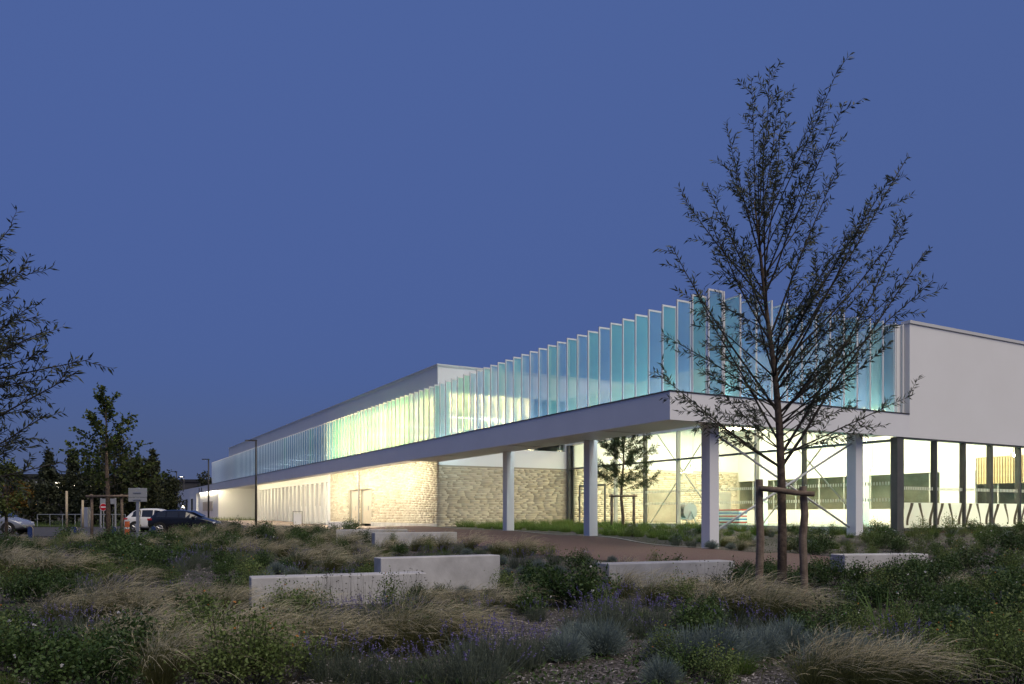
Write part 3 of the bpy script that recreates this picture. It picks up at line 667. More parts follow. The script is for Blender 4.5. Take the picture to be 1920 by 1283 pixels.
def plant(kind, X, Y, s=1.0, var=None, sz=None):
    vs = PL[kind]; v = vs[(var if var is not None else len(PLACED)) % len(vs)]
    o = link(kind, v[0][1], None, (X, Y, h1(X, Y) + .01)); o.rotation_euler = (0, 0, RNG.uniform(-.5, .5) if kind == 'feather_grass' else RNG.uniform(0, 6.28))
    o.scale = (s, s, sz if sz else s * RNG.uniform(.9, 1.1) * (.95 if kind == 'feather_grass' else 1))
    o['kind'] = 'thing'
    for nm, me in v[1:]:
        c_ = link(nm, me, o); c_['kind'] = 'stuff'
    PLACED.append((o, kind, X, Y)); return o
RNG = random.Random(77)

# ------------------------------------------------------------------ benches
BENCHES = []
def bench(x0, Y0, x1, Y1, zt, hgt, wid, label):
    """cast concrete block bench: front edge from (x0,Y0) to (x1,Y1), top at zt"""
    a = math.atan2(Y1 - Y0, x1 - x0); L = math.hypot(x1 - x0, Y1 - Y0)
    o = link('concrete_bench', MB().box(0, L, 0, wid, -hgt, 0).mesh('concrete_bench', 'concrete'), None, (x0, Y0, zt)); o.rotation_euler = (0, 0, a)
    b_ = o.modifiers.new('bevel', 'BEVEL'); b_.width = .018; b_.segments = 3
    tag(o, label, 'bench', 'concrete block benches in the planting'); BENCHES.append((x0, Y0, x1, Y1, wid)); return o
def edge(px, py, zt):
    Y = (EYE - zt) * F / (py - 964.0); return X_at(px, Y), Y
def bench_px(pa, pb, zt, hgt, wid, label):
    (x0, y0), (x1, y1) = edge(*pa, zt), edge(*pb, zt); return bench(x0, y0, x1, y1, zt, hgt, wid, label)
bench_px((471, 1084), (800, 1074.5), -.45, .60, .50, 'long low pale concrete bench behind the nearest feather grass')
bench_px((714, 1047), (938, 1041), -.23, .72, .42, 'taller pale concrete block overlapping the right end of the long front bench')
bench_px((703, 999.5), (857, 998), -.10, .7, .5, 'far concrete bench before the lit brick wall, nearer of the pair')
bench_px((630, 993.5), (764, 993), -.05, .8, .5, 'far concrete bench before the lit brick wall, left one of the pair')
bench_px((1142, 1058), (1378, 1052), -.41, .62, .55, 'white topped concrete bench beside the red path, left of the staked tree')
bench_px((1584, 1041), (1741, 1039), -.38, .62, .6, 'concrete bench among dark shrubs, right of the staked tree')

# ------------------------------------------------------------------ trees
def make_tree(name, base, trunk, rad, branches, leaf, label, seed, bark='bark', group=None, twig_n=8, twig_len=(.4, .9), leaf_step=.035, jitter=.05, lean=(0, 0, 0), leaf_from=.35):
    """trunk: local polyline; branches: list of (t on trunk, azimuth, tilt from vertical, length); leaf: (material, length, width)"""
    rng = np.random.default_rng(seed); root = empty(name, base); tag(root, label, 'tree', group)
    part('trunk', MB().tube(trunk, rad, 9), bark, root, smooth=True)
    tp = [Vector(t) for t in trunk]
    seg = [0]
    for i in range(1, len(tp)): seg.append(seg[-1] + (tp[i] - tp[i - 1]).length)
    def on(t):
        s = t * seg[-1]
        for i in range(1, len(tp)):
            if s <= seg[i]: k = (s - seg[i - 1]) / (seg[i] - seg[i - 1]); return tp[i - 1].lerp(tp[i], k), rad[i - 1] + (rad[i] - rad[i - 1]) * k
        return tp[-1], rad[-1]
    LP, LD = [], []
    def along(pts, f0, step):
        for i in range(len(pts) - 1):
            if (i + 1) / (len(pts) - 1) < f0: continue
            d = pts[i + 1] - pts[i]; n = max(1, int(d.length / step))
            for j in range(n):
                q = pts[i] + d * ((j + rng.uniform()) / n); u = d.normalized()
                w = Vector(rng.normal(size=3)); w -= u * w.dot(u); w.normalize()
                LP.append(q); LD.append(u * .75 + w * .8 + Vector((0, 0, -.12)))
    for (t, az, tilt, L) in branches:
        p0, r0 = on(t); mb = MB()
        d = Vector((math.sin(tilt) * math.cos(az), math.sin(tilt) * math.sin(az), math.cos(tilt)))
        pts = [p0]; n = 7; dd = d.copy()
        for i in range(n):
            dd = (dd + Vector(rng.normal(0, jitter, 3)) + Vector((lean[0], lean[1], .02 + lean[2]))).normalized(); pts.append(pts[-1] + dd * (L / n))
        rb = min(r0 * .5, .005 + .0046 * L)
        mb.tube(pts, [rb * (1 - .85 * i / n) + .002 for i in range(n + 1)], 5, False)
        along(pts, leaf_from + .2, leaf_step * 1.3)
        for j in range(twig_n):
            s = .22 + .76 * (j + rng.uniform()) / twig_n; i = min(int(s * n), n - 1); q = pts[i].lerp(pts[i + 1], s * n - i)
            u = (pts[i + 1] - pts[i]).normalized(); w = Vector(rng.normal(size=3)); w -= u * w.dot(u); w.normalize()
            td = (u * .8 + w * .62).normalized(); tl = rng.uniform(*twig_len) * (1.1 - .5 * s) * (L / 2.5) ** .4
            tw = [q]
            for k in range(4): td = (td + Vector(rng.normal(0, .1, 3)) + Vector((lean[0], lean[1], .03 + lean[2]))).normalized(); tw.append(tw[-1] + td * tl / 4)
            mb.tube(tw, [.006, .005, .004, .003, .002], 3, False); along(tw, .2, leaf_step)
        part('branch', mb, 'twig_bark', root)
    mt, ll, lw = leaf
    V, f = leaves(rng, np.array([tuple(v) for v in LP]), np.array([tuple(v) for v in LD]), rng.uniform(.65, 1.2, len(LP)) * ll, rng.uniform(.7, 1.2, len(LP)) * lw)
    o = link('crown', np_mesh('crown', V, f, mt), root); o['kind'] = 'stuff'
    return root
def zt(y, Y): return EYE + (964 - y) * Y / F
# staked willow in front of the corner
TY = 14.0; tb = (X_at(1466, TY), TY); tz = h1(*tb)
tr = [(X_at(x, TY) - tb[0], dy, zt(y, TY) - tz) for x, y, dy in ((1466, 1120, 0), (1467, 1000, 0), (1466, 900, 0.02), (1463, 800, .04), (1455, 700, .05), (1440, 600, .02), (1428, 500, 0), (1420, 430, -.03), (1412, 330, -.05), (1405, 230, 0), (1400, 150, 0))]
tr[0] = (0, 0, -.1)
tr = tr[:-2]; tr[-1] = (tr[-1][0], tr[-1][1], tr[-1][2] - .45)
rr = random.Random(12)
def reach(trunk, tips, Y, base, t0, t1, steep, spread):
    """branches from the trunk to where their tips end: tips given as picture position, depth chosen at random"""
    tp = [Vector(t) for t in trunk]; seg = [0]
    for a_, b_ in zip(tp[:-1], tp[1:]): seg.append(seg[-1] + (b_ - a_).length)
    def on(t):
        s_ = t * seg[-1]
        for k_ in range(1, len(tp)):
            if s_ <= seg[k_] + 1e-6: return tp[k_ - 1].lerp(tp[k_], (s_ - seg[k_ - 1]) / (seg[k_] - seg[k_ - 1]))
        return tp[-1]
    out = []
    for px, py in tips:
        dy = rr.uniform(-spread, spread); Yt = Y + dy; tip = Vector((X_at(px, Yt) - base[0], dy, zt(py, Yt) - base[2]))
        best = None; st_ = steep * (.75 + .95 * min(max((py - 250) / 500, 0), 1)) * rr.uniform(.8, 1.2)
        for k_ in range(41):
            t = t0 + (t1 - t0) * k_ / 40; v = tip - on(t)
            if v.z <= .05: a_ = 1.5
            else: a_ = math.atan2(math.hypot(v.x, v.y), v.z)
            sc_ = abs(a_ - st_) + .02 * v.length
            if best is None or sc_ < best[0]: best = (sc_, t, v)
        _, t, v = best
        out.append((t, math.atan2(v.y, v.x), math.atan2(math.hypot(v.x, v.y), v.z), v.length))
    return out
TIPS = [(1445, 112), (1400, 130), (1425, 190), (1330, 235), (1345, 300), (1265, 350), (1255, 440), (1300, 400), (1582, 112), (1600, 180), (1550, 165), (1490, 220), (1530, 260), (1605, 290), (1712, 285), (1690, 355), (1655, 310), (1750, 435), (1762, 470), (1786, 515), (1720, 520), (1650, 420), (1600, 400), (1560, 330),
        (1380, 290), (1360, 400), (1330, 480), (1270, 520), (1205, 690), (1240, 600), (1250, 735), (1285, 770), (1330, 640), (1740, 725), (1700, 600), (1690, 640), (1640, 560), (1620, 690), (1560, 600), (1580, 700), (1640, 785), (1400, 560), (1420, 280), (1500, 330), (1520, 420), (1480, 480), (1450, 330), (1560, 480), (1380, 480),
        (1600, 760), (1330, 720), (1370, 680), (1540, 750), (1510, 650), (1350, 770), (1400, 760), (1460, 600), (1300, 560), (1500, 560), (1430, 690), (1560, 670), (1660, 480), (1700, 400), (1320, 330), (1480, 150), (1390, 600), (1480, 700), (1350, 560), (1620, 620), (1300, 690), (1420, 620), (1530, 560), (1340, 450), (1590, 540), (1440, 500), (1510, 700), (1380, 740)]
TIPS = [(1462 + (a_ - 1462) * .94, b_ + 14) for a_, b_ in TIPS]
brs = reach(tr, TIPS, TY, (tb[0], tb[1], tz), .34, .93, .62, 1.3)
make_tree('willow_tree', (tb[0], tb[1], tz), tr, [.088, .076, .070, .064, .048, .036, .027, .019, .008], brs, ('willow_leaf', .125, .027),
          'slender young willow tied between two stakes before the building corner', 5, twig_n=7, twig_len=(.3, .75), leaf_step=.022, jitter=.03, lean=(.004, 0, -.012), leaf_from=.28)
# its stakes
S = empty('tree_stakes', (X_at(1466, 13.82), 13.82, h1(X_at(1466, 13.82), 13.82))); tag(S, 'rough wooden stake frame around the willow before the building corner', 'tree stakes')
def sx(px, y, Y=13.82): return (X_at(px, Y) - S.location.x, 0, zt(y, Y) - S.location.z)
part('post', MB().tube([(X_at(1423, 13.82) - S.location.x, 0, -.15), sx(1423, 1090), sx(1426, 1010), sx(1424, 960), sx(1424, 899)], [.070, .068, .067, .064, .063], 10), 'stake_wood', S, smooth=True, bevel=.006)
part('post', MB().tube([(X_at(1508, 13.82) - S.location.x, 0, -.15), sx(1508, 1090), sx(1505, 1010), sx(1509, 965), sx(1505, 912)], [.067, .065, .068, .064, .062], 10), 'stake_wood', S, smooth=True, bevel=.006)
part('crossbar', MB().tube([(a[0], -.13, a[2]) for a in (sx(1419, 916), sx(1450, 919), sx(1490, 925), sx(1521, 927))], [.048, .05, .047, .045], 10), 'stake_wood', S, smooth=True)
part('strap', MB().tube([(a[0], b_, a[2]) for a, b_ in ((sx(1456, 921), -.06), (sx(1466, 921), -.02), (sx(1476, 922), -.06))], .014, 6), 'strap', S)
# willow at the left edge, its trunk just outside the frame
LX, LY = -7.9, 10.2; lz = h1(LX, LY)
ltr = [(0, 0, -.1), (.02, 0, 1.1), (.0, .05, 2.0), (.06, 0, 2.9), (.10, .05, 3.6), (.12, 0, 4.2)]
LT = [(x_ - 12, y_) for x_, y_ in ((30, 415), (15, 450), (100, 520), (60, 500), (120, 590), (110, 640), (60, 580), (172, 690), (150, 675), (110, 720), (90, 780), (60, 700), (20, 640), (45, 820), (85, 830), (110, 868), (10, 560), (5, 760), (30, 760), (60, 640), (0, 850), (-40, 500), (-60, 600), (-50, 700), (-20, 430), (20, 520), (80, 740), (40, 660), (95, 610), (20, 700), (60, 860), (-30, 780), (10, 600), (70, 690), (120, 800), (-90, 560), (-200, 450), (-300, 520), (-260, 650), (-120, 420), (30, 840), (0, 680), (40, 560))]
make_tree('willow_tree', (LX, LY, lz), ltr, [.10, .085, .07, .045, .025, .007], reach(ltr, LT, LY, (LX, LY, lz), .25, .92, .85, .9), ('willow_leaf', .11, .026),
          'willow branches reaching in from the left edge of the picture', 9, twig_n=7, twig_len=(.3, .7), leaf_step=.023, jitter=.03, lean=(.004, 0, -.012), leaf_from=.25)
# pine in the porch
pxx, pyy = X_at(1166, 40), 40.0
brs = [(.40 + .57 * i / 29, i * 2.39996, math.radians((78 - 42 * i / 29)), (2.0 - .9 * i / 29) * rr.uniform(.8, 1.15)) for i in range(26)]
make_tree('pine_tree', (pxx, pyy, h1(pxx, pyy)), [(0, 0, -.1), (.06, 0, .6), (-.03, 0, 1.5), (.0, 0, 2.4), (.1, 0, 3.4), (.05, 0, 4.4), (.1, 0, 5.0)], [.10, .085, .075, .06, .045, .025, .01], brs, ('pine_needle', .20, .026),
          'dark pine growing in the planted strip between the white columns', 15, twig_n=11, twig_len=(.4, .85), leaf_step=.011, leaf_from=.25, jitter=.09)
S2 = empty('tree_stakes', (pxx, pyy - .35, h1(pxx, pyy))); tag(S2, 'two short stakes with a crossbar around the porch pine', 'tree stakes')
for dx in (-.55, .55): part('post', MB().tube([(dx, 0, -.1), (dx, 0, 1.75)], .07, 8), 'stake_wood', S2, smooth=True)
part('crossbar', MB().tube([(-.7, -.1, 1.65), (.7, -.1, 1.65)], .05, 8), 'stake_wood', S2, smooth=True)
# staked plane tree by the car park
mx, my = X_at(203, 42), 42.0
brs = [(.30 + .66 * i / 23, i * 2.39996, math.radians((74 - 48 * i / 23) * rr.uniform(.8, 1.1)), (2.9 - 1.8 * i / 23) * rr.uniform(.85, 1.15)) for i in range(24)]
make_tree('plane_tree', (mx, my, h1(mx, my)), [(0, 0, -.1), (0, 0, 1.5), (-.05, 0, 3), (-.1, 0, 4.5), (-.1, 0, 5.8), (-.15, 0, 7.1)], [.13, .12, .10, .07, .04, .01], brs, ('plane_leaf', .19, .17),
          'round crowned broadleaf tree tied in a stake frame beside the car park', 21, twig_n=12, twig_len=(.35, .85), leaf_step=.06, jitter=.08, leaf_from=.2)
S3 = empty('tree_stakes', (mx, my - .3, h1(mx, my))); tag(S3, 'tall wooden stake frame around the round tree by the car park', 'tree stakes')
for dx in (-.72, .85): part('post', MB().tube([(dx, 0, -.1), (dx + .03, 0, 1.2), (dx, 0, 2.32)], [.075, .07, .07], 8), 'stake_wood', S3, smooth=True)
part('crossbar', MB().tube([(-.95, -.12, 2.2), (1.5, -.12, 2.22)], .065, 8), 'stake_wood', S3, smooth=True)

def crown_tree(name, px, Y, ytop, wpx, label, seed, mat='poplar_leaf', shape='cone', n=2600, ls=.30, ybot=None, group='trees behind the car park', base_z=None):
    rng = np.random.default_rng(seed); X = X_at(px, Y); zb = h1(X, Y) if base_z is None else base_z; Ht = zt(ytop, Y) - zb; R = wpx * Y / F / 2
    root = empty(name, (X, Y, zb)); tag(root, label, 'tree', group)
    part('trunk', MB().tube([(0, 0, -.1), (0, 0, Ht * .4), (0, 0, Ht * .9)], [.03 * Ht ** .5 * 1.6, .06, .02], 7), 'bark', root, smooth=True)
    b0 = .08 if ybot is None else (zt(ybot, Y) - zb) / Ht
    nc = 70; t = rng.uniform(0, 1, nc) ** .9
    prof = {'cone': lambda t: np.sin(np.pi * np.clip(t * .93 + .07, 0, 1)) ** .6 * (1 - .55 * t), 'round': lambda t: np.sqrt(np.clip(1 - (2 * t - 1) ** 2, 0, 1)) * .95 + .05}[shape](t)
    az = rng.uniform(0, 6.283, nc); rr_ = np.sqrt(rng.uniform(.05, 1, nc)) * prof * R
    cen = np.stack([rr_ * np.cos(az), rr_ * np.sin(az), (b0 + (1 - b0) * t) * Ht * .97], 1)
    k = rng.integers(0, nc, n); cr = R * (.30 if shape == 'round' else .26)
    pos = cen[k] + rng.normal(0, 1, (n, 3)) * cr * np.array([.55, .55, .75])
    V, f = leaves(rng, pos, rng.normal(size=(n, 3)), rng.uniform(.6, 1.2, n) * ls, rng.uniform(.5, .9, n) * ls)
    o = link('crown', np_mesh('crown', V, f, mat), root); o['kind'] = 'stuff'
    mb = MB()
    for i in range(9):
        c = cen[rng.integers(0, nc)]; mb.tube([(0, 0, max(.2, c[2] * .6)), tuple(c)], [.05, .015], 4, False)
    part('limb', mb, 'twig_bark', root, kind='stuff'); return root
crown_tree('poplar_tree', 90, 80, 846, 44, 'narrow dark poplar left of the gap with the lit window', 31)
crown_tree('poplar_tree', 137, 80, 846, 42, 'narrow dark poplar just left of the round staked tree', 32)
crown_tree('poplar_tree', 286, 82, 845, 40, 'narrow dark poplar just right of the round staked tree', 33)
crown_tree('dark_tree', 215, 76, 826, 90, 'broad dark tree directly behind the round staked tree', 34, 'bush_leaf', 'round', 3800, .34)
crown_tree('dark_tree', 265, 78, 868, 80, 'broad dark bushy tree behind the grey direction sign', 35, 'bush_leaf', 'round', 3200, .34)
crown_tree('dark_tree', 175, 78, 880, 60, 'low dark bushy tree behind the no entry sign', 36, 'bush_leaf', 'round', 2400, .32)
crown_tree('dark_tree', 312, 92, 890, 60, 'low dark tree between the poplar and the white building end', 37, 'bush_leaf', 'round', 2200, .34)
crown_tree('dark_tree', 384, 150, 884, 26, 'small dark tree behind the far end of the fins', 38, 'bush_leaf', 'round', 1200, .5)
crown_tree('dark_tree', 60, 84, 905, 70, 'low dark bushy tree beside the orange shrub', 39, 'bush_leaf', 'round', 2400, .32)
crown_tree('dark_tree', 122, 84, 900, 60, 'low dark bushy tree behind the lawn railing', 44, 'bush_leaf', 'round', 2200, .32)
crown_tree('autumn_tree', 30, 74, 902, 44, 'small orange leaved tree at the far left', 40, 'autumn_leaf', 'round', 900, .25, 950)
crown_tree('dark_tree', 12, 38, 868, 62, 'dark round tree with thin trunk at the left edge', 41, 'plane_leaf', 'round', 1500, .17, 962)
crown_tree('pale_shrub', 318, 108, 926, 22, 'pale green shrub against the end of the white building', 42, 'pale_bush_leaf', 'round', 700, .35, 962)

# ------------------------------------------------------------------ street furniture
def lamp_post(px, Y, ytop, arm, label, lit=False):
    X = X_at(px, Y); zb = h1(X, Y); t = zt(ytop, Y) - zb; o = empty('street_lamp', (X, Y, zb)); tag(o, label, 'street lamp', 'street lamps along the building')
    part('pole', MB().tube([(0, 0, -.05), (0, 0, t * .5), (0, 0, t)], [.085, .07, .06], 10), 'dark_metal', o, smooth=True)
    part('base_plate', MB().box(-.16, .16, -.16, .16, -.02, .03), 'dark_metal', o)
    h = part('lamp_head', MB().box(min(arm, .06), max(arm, .06), -.13, .13, t, t + .07), 'dark_metal', o, bevel=.02)
    part('lens', MB().box(min(arm, 0) + (.02 if arm < 0 else .3), (max(arm, 0) - .02) if arm > 0 else -.3, -.1, .1, t - .012, t - .001), 'street_light' if lit else 'sign_white', h)
lamp_post(480, 56, 827, -.75, 'tall dark street lamp before the glass fins, its arm reaching left')
lamp_post(391, 76, 862, -.6, 'dark street lamp at the far end of the glass fins')
lamp_post(331, 97, 885, -.7, 'distant street lamp before the white building end')
lamp_post(345, 165, 894, -.8, 'far lit street lamp over the low white roof', True)
# direction sign seen from behind
gx, gy = X_at(259, 41), 41.0
sg = empty('direction_sign', (gx, gy, h1(gx, gy))); tag(sg, 'grey back of a two panel direction sign on a square pole', 'sign')
part('pole', MB().box(-.085, .085, -.06, .06, -.1, 2.62), 'steel', sg, bevel=.01)
for z0, z1, w0, w1 in ((2.13, 2.60, -.46, .50), (1.90, 2.115, -.46, .49)):
    pn = part('panel', MB().box(w0, w1, -.10, -.075, z0, z1), 'sign_grey', sg, bevel=.03)
    part('clamp', MB().box(-.2, .2, -.13, -.101, (z0 + z1) / 2 - .025, (z0 + z1) / 2 + .025), 'steel', pn)
# no entry sign
nx, ny = X_at(194.5, 62), 62.0
ne = empty('no_entry_sign', (nx, ny, h1(nx, ny))); tag(ne, 'round red no entry sign with a white bar on a thin post', 'sign')
zc = zt(951, ny) - ne.location.z
part('post', MB().tube([(0, 0, -.1), (0, 0, zc + .2)], .035, 8), 'steel', ne)
disc = lambda r, y0, y1: MB().prism([(r * math.cos(a * math.pi / 16), zc + r * math.sin(a * math.pi / 16)) for a in range(32)], 1, y0, y1)
part('rim', disc(.29, -.055, -.036), 'sign_white', ne); dsc = part('disc', disc(.265, -.062, -.0555), 'sign_red', ne); part('bar', MB().box(-.19, .19, -.070, -.0625, zc - .045, zc + .045), 'sign_white', dsc)
# blue topped timber bollards
for i, (px, w) in enumerate(((57, 'leftmost of the four, near the silver car'), (140, 'second of the four from the left'), (214, 'third of the four, below the staked tree'), (288, 'rightmost of the four, beside the dark car'))):
    Y = 35.5 - i * .4; X = X_at(px, Y); b0 = empty('bollard', (X, Y, h1(X, Y)), .35); tag(b0, 'blue fronted timber bollard, ' + w, 'bollard', 'blue bollards at the car park edge')
    prof = [(-.10, -.05), (.10, -.05), (.10, .68), (.085, .74), (.05, .78), (0, .795), (-.05, .78), (-.085, .74), (-.10, .68)]
    part('body', MB().prism(prof, 1, -.05, .06), 'bollard_wood', b0)
    part('face', MB().prism([(x * .98, z) for x, z in prof], 1, -.062, -.0505), 'bollard_blue', b0)
# striped beacon post
X, Y = X_at(238.5, 47), 47.0; bo = empty('marker_post', (X, Y, h1(X, Y))); tag(bo, 'short orange and white marker post beside the white car', 'post')
for i, (z0, z1, m_) in enumerate(((-.05, .35, 'orange_paint'), (.351, .45, 'sign_white'), (.451, .8, 'orange_paint'), (.801, .9, 'sign_white'))): part('band', MB().box(-.1, .1, -.1, .1, z0, z1), m_, bo)
# timber posts, railing and notice board beyond the lawn
for px, yt, Y, nm in ((125, 921, 64, 'tall bare timber post on the lawn, left one'), (155, 938, 66, 'shorter bare timber post on the lawn, right one')):
    X = X_at(px, Y); o = link('timber_post', MB().tube([(0, 0, -.1), (0, 0, zt(yt, Y) - h1(X, Y))], [.1, .085], 9).mesh('timber_post', 'bollard_wood', True), None, (X, Y, h1(X, Y))); tag(o, nm, 'post')
Y = 74.0; x0, x1 = X_at(70, Y), X_at(235, Y); rl = empty('railing', (x0, Y, h1(x0, Y))); tag(rl, 'thin metal railing along the back of the lawn', 'railing')
part('rail', MB().tube([(0, 0, 1.15), (x1 - x0, 0, 1.15)], .035, 6), 'steel', rl)
for i in range(8): part('post', MB().tube([(i * (x1 - x0) / 7, 0, -.2), (i * (x1 - x0) / 7, 0, 1.15)], .04, 6), 'steel', rl)
X, Y = X_at(203, 66), 66.0; nb = empty('notice_board', (X, Y, h1(X, Y))); tag(nb, 'pale framed notice board behind the round staked tree', 'notice board')
for dx in (-.6, .6): part('post', MB().box(dx - .05, dx + .05, -.05, .05, -.1, 2.5), 'sign_grey', nb)
part('panel', MB().box(-.55, .55, -.03, .03, 2.0, 2.45), 'sign_grey', nb)
X, Y = X_at(161, 70), 70.0; tk = empty('ticket_machine', (X, Y, h1(X, Y))); tag(tk, 'tall pale blue service cabinet behind the lawn railing', 'cabinet')
part('body', MB().box(-.3, .3, -.25, .25, -.1, 1.75), 'steel', tk, bevel=.04); part('door', MB().box(-.3, .3, -.27, -.251, .1, 1.6), 'steel', tk)
# small things under the canopy: cycle hoop, planters
for px, Y, lab in ((558, 58, 'thin dark cycle hoop before the lit glazed screen'),):
    X = X_at(px, Y); hp = empty('cycle_hoop', (X, Y, h1(X, Y))); tag(hp, lab, 'cycle hoop')
    part('frame', MB().tube([(-.33, 0, -.05), (-.33, 0, 1.05), (.33, 0, 1.05), (.33, 0, -.05)], .03, 6), 'dark_metal', hp)
    part('panel', MB().box(-.28, .28, -.01, .01, .1, .9), 'sign_white', hp)
X, Y = X_at(640, 52), 52.0; pl = empty('low_planter', (X, Y, h1(X, Y))); tag(pl, 'low grey planter box before the lit doors', 'planter')
part('box', MB().box(-.8, .8, -.3, .3, -.1, .42), 'cap_grey', pl, bevel=.02); part('soil', MB().box(-.74, .74, -.24, .24, .42, .43), 'mulch_chip', pl)
# pool side kit inside the hall
x, y = BW(15.5, 13.0); kb = empty('float_stack', (x, y, 0.0), ROT + math.pi / 2); tag(kb, 'striped stack of pool floats behind the corner column', 'pool floats')
for i in range(10): part('float', MB().box(-.9, .9, -.3, .3, .02 + i * .085, .09 + i * .085), ('sign_white', 'board_red', 'sign_white', 'board_blue')[i % 4], kb, bevel=.01)
x, y = BW(14.6, 15.6); hr = empty('lane_rope_reel', (x, y, 0.0), ROT + math.pi / 2); tag(hr, 'grey lane rope reel on a trolley seen through the glass', 'reel')
part('drum', MB().tube([(-.25, 0, .75), (.25, 0, .75)], .38, 20), 'mullion', hr); 
for dx in (-.3, .3): part('disc', MB().tube([(dx - .02, 0, .75), (dx + .02, 0, .75)], .5, 20), 'steel', hr); part('leg', MB().tube([(dx * 1.2, -.4, 0), (dx * 1.2, 0, .75), (dx * 1.2, .4, 0)], .03, 6), 'steel', hr)
# far low buildings
def far_building(px0, px1, Y, yroof, ybase, label, lit=()):
    x0, x1 = X_at(px0, Y), X_at(px1, Y); o = empty('warehouse', (x0, Y, h1(x0, Y))); tag(o, label, 'building'); z1 = zt(yroof, Y) - o.location.z
    part('wall', MB().box(0, x1 - x0, 0, 25, -.5, z1 - .8), 'far_wall', o); part('roof', MB().box(-.3, x1 - x0 + .3, -.3, 25.3, z1 - .799, z1), 'far_roof', o)
    for px, py, w, h, m_ in lit:
        cx, cz = X_at(px, Y) - x0, zt(py, Y) - o.location.z; w_ = part('window', MB().box(cx - w, cx + w, -.06, -.001, cz - h, cz + h), m_, o)
far_building(-60, 178, 190, 889, 930, 'long low dark warehouse behind the poplars', [(112, 911, 1.0, .8, 'far_window_light'), (126, 910, 2.2, .35, 'far_window_light'), (60, 909, 1.5, 1.0, 'sign_grey'), (172, 913, .6, .4, 'far_window_light')])
far_building(148, 440, 230, 899, 930, 'distant dark flat roofed shed behind the white building end', [(350, 906, 3, .12, 'far_wall')])
for px, py, Y in ((64, 949, 86), (79, 947, 88), (344, 953, 120)):
    X = X_at(px, Y); o = empty('garden_lamp', (X, Y, h1(X, Y))); tag(o, {64: 'small warm lamp low among the bushes, left one', 79: 'small warm lamp low among the bushes, right one', 344: 'small bright lamp beside the white building end'}[px], 'lamp')
    z = zt(py, Y) - o.location.z; part('post', MB().tube([(0, 0, -.1), (0, 0, z)], .05, 6), 'dark_metal', o); part('globe', MB().tube([(0, 0, z), (0, 0, z + .12), (0, 0, z + .3), (0, 0, z + .42)], [.1, .24, .24, .08], 10), 'orange_light' if px < 100 else 'far_window_light', o, smooth=True)

